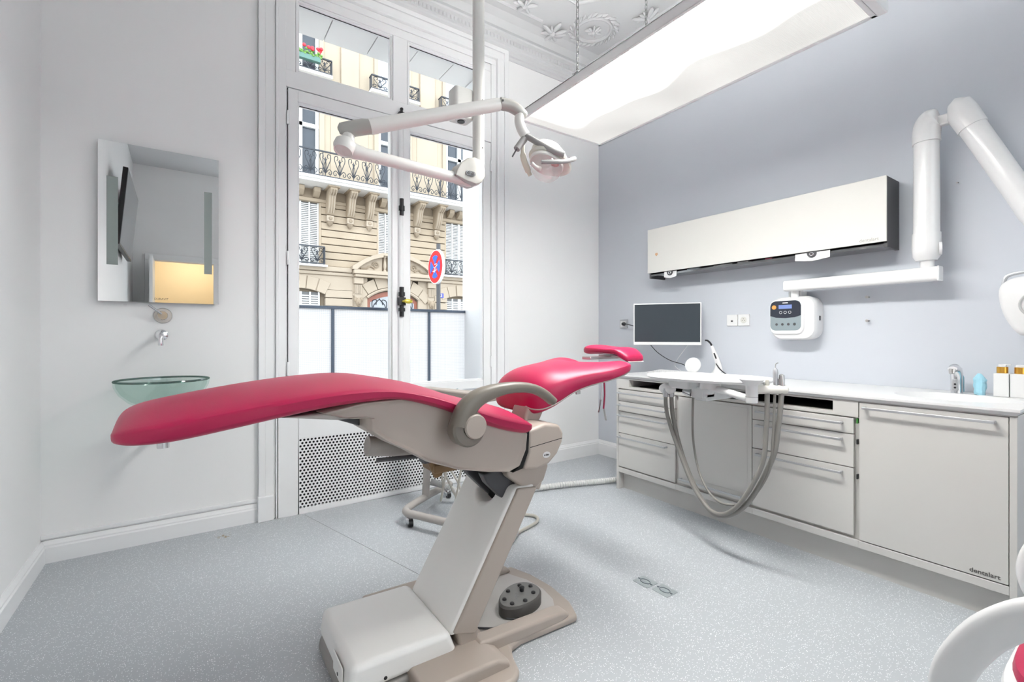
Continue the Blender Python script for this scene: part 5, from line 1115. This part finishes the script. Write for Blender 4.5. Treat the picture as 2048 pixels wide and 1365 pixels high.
obj('frosted_strip', mslab(-.392, -.343, 1.595, 2.085, .005, .0056), M_FRS, gl); obj('frosted_strip', mslab(.058, .098, 1.575, 2.075, .005, .0056), M_FRS, gl)
obj('maker_name', text_mb('DURAVIT', .016, frame_at((-.150, my(-.15, .0058), 1.413), (1, 0, 0), (0, 0, 1)), .0002), mat('mirror_print', (.12, .11, .10), .5), gl)
mxr = thing('wall_mixer', 'round steel wall mixer with a slim lever under the mirror', 'tap', (-.144, YB, 1.32))
obj('disc', MB().lathe([(.044, 0), (.045, .005), (.042, .008)], (-.144, YB, 1.318), (0, -1, 0), 32), M_STEEL, mxr); obj('cylinder', MB().lathe([(.026, .008), (.026, .045), (.024, .047)], (-.144, YB, 1.318), (0, -1, 0), 24), M_CHROME, mxr)
obj('lever', MB().cyl((-.146, YB-.04, 1.325), (-.205, YB-.075, 1.375), .0065, seg=10), M_CHROME, mxr)
sp = thing('wall_spout', 'short chrome wall spout above the glass basin', 'tap', (-.149, YB, 1.205))
obj('rosette', MB().lathe([(.031, 0), (.031, .006), (.028, .008)], (-.149, YB, 1.205), (0, -1, 0), 28), M_CHROME, sp)
obj('spout', MB().tube(crom([(-.149, YB, 1.205), (-.149, YB-.09, 1.205), (-.149, YB-.115, 1.198), (-.149, YB-.122, 1.175), (-.149, YB-.122, 1.145)], 5), .0135, 16), M_CHROME, sp)
# glass bowl
BC = (-.133, YB-.235, 0); br = .215
M_BOWL = glassy('green_bowl_glass', (.89, .95, .93), .06)
pts_o = [(.001, .800), (.05, .801), (.10, .814), (.15, .842), (.19, .885), (.21, .925), (br, .958)]
pts_i = [(br-.010, .958), (.200, .925), (.181, .888), (.143, .850), (.095, .824), (.05, .813), (.001, .812)]
bw = thing('glass_basin', 'round pale green glass washbasin bowl on the wall below the mirror', 'washbasin', (BC[0], YB, .74))
obj('bowl', MB().lathe(pts_o+pts_i, BC, seg=48, caps=False), M_BOWL, bw)
obj('bowl_rim', MB().torus((BC[0], BC[1], .958), br-.005, .0055, (0, 0, 1), 48, 8), glassy('rim_glass', (.25, .40, .36), .15), bw)
obj('drain', MB().lathe([(.055, .815), (.058, .822), (.045, .832), (.015, .838), (.001, .838)], BC, seg=24), M_CHROME, bw)
br_ = obj('bracket', MB().lathe([(.060, .800), (.062, .785), (.045, .76), (.03, .745)], BC, seg=24), M_CHROME, bw); obj('bracket_arm', MB().box(BC[0]-.03, BC[0]+.03, BC[1], YB, .745, .785), M_STEEL, br_)
obj('support_ring', MB().cyl((BC[0]-.075, BC[1]-.0, .782), (BC[0]-.075, BC[1], .80), .012, seg=10), M_BLACK, bw)
obj('waste_trap', MB().cyl((BC[0], BC[1], .745), (BC[0], BC[1], .585), .029, seg=22), M_CHROME, bw)
obj('waste_pipe', MB().cyl((BC[0], BC[1], .66), (BC[0], YB, .66), .016, seg=14), M_CHROME, bw)

# red tag of the radiator key on the sill
tag(obj('red_tag', MB().tube(crom([(.515, YB-.02, .73), (.512, YB-.035, .80), (.53, YB-.04, .835), (.55, YB-.035, .80)], 5), .011, 8), mat('red_plastic', (.65, .02, .02), .4)), 'small red plastic clip at the left foot of the window', 'clip')
gs = thing('glass_dish', 'small clear glass dish on the window sill', 'dish', (1.66, YB-.0, .745))
obj('dish', MB().lathe([(.02, .0), (.028, .003), (.045, .022), (.042, .024), (.026, .008), (.001, .006)], (1.75, YB-.02, .7455), seg=24), glassy('clear_dish', (.86, .92, .93), .15), gs)

# ================================================================== TELEVISION ON THE LEFT WALL (seen in the mirror)
tv = thing('television', 'black television tilted down on a wall arm, reflected in the mirror', 'television', (XL, -.3, 2.3))
tR = Matrix.Rotation(radians(5), 3, 'Y'); tc_ = Vector((-.535, -.31, 2.57))
def tvs(x0, x1, y0, y1, z0, z1):
    m = MB().box(x0, x1, y0, y1, z0, z1); m.v = [tuple(tc_+tR @ Vector(v)) for v in m.v]; return m
obj('housing', tvs(-.045, 0, -.73, .73, -.41, .41), M_BLACK, tv, bevel=.004); obj('screen', tvs(0, .002, -.715, .715, -.395, .395), mat('tv_screen', (.22, .23, .24), .15), tv)
obj('wall_arm', MB().box(XL+.002, XL+.085, -.36, -.26, 2.40, 2.70), M_BLACK, tv); obj('wall_plate', MB().box(XL+.001, XL+.014, -.6, -.02, 2.35, 2.75), M_BLACK, tv)
obj('cables', MB().tube(crom([(-.60, .2, 2.5), (-.62, .48, 2.55), (-.63, .52, 2.4), (-.61, .46, 2.2), (-.60, .2, 2.25)], 6), .010, 8), M_BLACK, tv)

# ================================================================== WHITE ARMCHAIR AT THE RIGHT EDGE
ac = thing('clinic_armchair', 'white loop armed swivel chair with a crimson seat at the right edge', 'armchair', (1.78, .0, 0))
def loop_arm(x):
    outer = crom([(.285, .36), (.318, .43), (.316, .50), (.288, .575), (.245, .645), (.182, .704), (.10, .738), (0, .742), (-.10, .725), (-.18, .66), (-.215, .56), (-.20, .44), (-.15, .37), (.05, .335), (.20, .335)], 5, True) if False else crom([(0, a, b) for a, b in [(.285, .36), (.318, .43), (.316, .50), (.288, .575), (.245, .645), (.182, .704), (.10, .738), (0, .742), (-.10, .725), (-.18, .66), (-.215, .56), (-.20, .44), (-.15, .37), (.05, .335), (.20, .335)]], 5, True)
    n = len(outer); R = []; cen = sum(outer, Vector())/n
    for i, p in enumerate(outer):
        t = (outer[(i+1) % n]-outer[i-1]).normalized(); nn = Vector((0, -t.z, t.y)); nn = nn if nn.dot(cen-p) > 0 else -nn
        W_, T_ = .066, .020; c = p+nn*W_/2
        R.append([tuple(Vector((x, 0, 0))+c+nn*(W_/2)*(abs(cos(a))**.6)*(1 if cos(a) > 0 else -1)+Vector((T_*(abs(sin(a))**.6)*(1 if sin(a) > 0 else -1), 0, 0))) for a in [2*pi*k/14 for k in range(14)]])
    return MB().rings(R, closed=True)
obj('arm_loop', loop_arm(1.30), M_WHITE, ac, ang=60); obj('arm_loop', loop_arm(2.17), M_WHITE, ac, ang=60)
def disc_pad(c, rx, ry, z0, z1, e=3.2, k=1.0):
    f = lambda s, z: [(c[0]+rx*s*abs(cos(a))**(2/e)*(1 if cos(a) > 0 else -1), c[1]+ry*s*abs(sin(a))**(2/e)*(1 if sin(a) > 0 else -1), z) for a in [2*pi*q/48 for q in range(48)]]
    h = z1-z0
    return MB().rings([f(.9, z0), f(.985, z0+h*.18), f(1, z0+h*.45), f(.985, z0+h*.75), f(.93, z0+h*.93), f(.8, z1), f(.3, z1+.004), f(.01, z1+.005)])
obj('seat_shell', disc_pad((1.735, -.04), .335, .295, .385, .435, 5), M_WHITE, ac); obj('seat_cushion', disc_pad((1.735, -.04), .318, .278, .425, .48, 5), M_RED, ac)
obj('backrest', MB().rings([[(1.79+s*a, -.275-.03*(1 if z > .6 else 0)-(z-.45)*.12+dy+.10*(a/.24)**2*.6, z) for a, dy in [(.24*(1-2*q/12), .03) for q in range(13)]+[(.24*(2*q/12-1), -.02) for q in range(13)]] for z, s in ((.44, .85), (.50, .97), (.65, 1.0), (.80, .98), (.87, .9), (.895, .7))]), M_RED, ac)
for x in (1.32, 2.20): obj('arm_strut', MB().box(min(x, 1.55) if x < 1.7 else 2.0, 1.55 if x < 1.7 else 2.16, -.03, .07, .355, .375), M_CHROME, ac, bevel=.004)
obj('gas_column', MB().cyl((1.79, -.02, .10), (1.79, -.02, .37), .028, seg=18), M_CHROME, ac)
for k in range(5):
    a = 2*pi*k/5+.35; p = Vector((1.79+.29*cos(a), -.02+.29*sin(a), .07))
    lg = obj('base_leg', MB().tube([(1.79, -.02, .11), tuple(p)], [.022, .014], 10), M_CHROME, ac)
    obj('caster', MB().cyl((p.x-.012*sin(a), p.y+.012*cos(a), .028), (p.x+.012*sin(a), p.y-.012*cos(a), .028), .028, seg=14).cyl((p.x, p.y, .04), (p.x, p.y, .07), .006, seg=8), M_BLACK, lg)
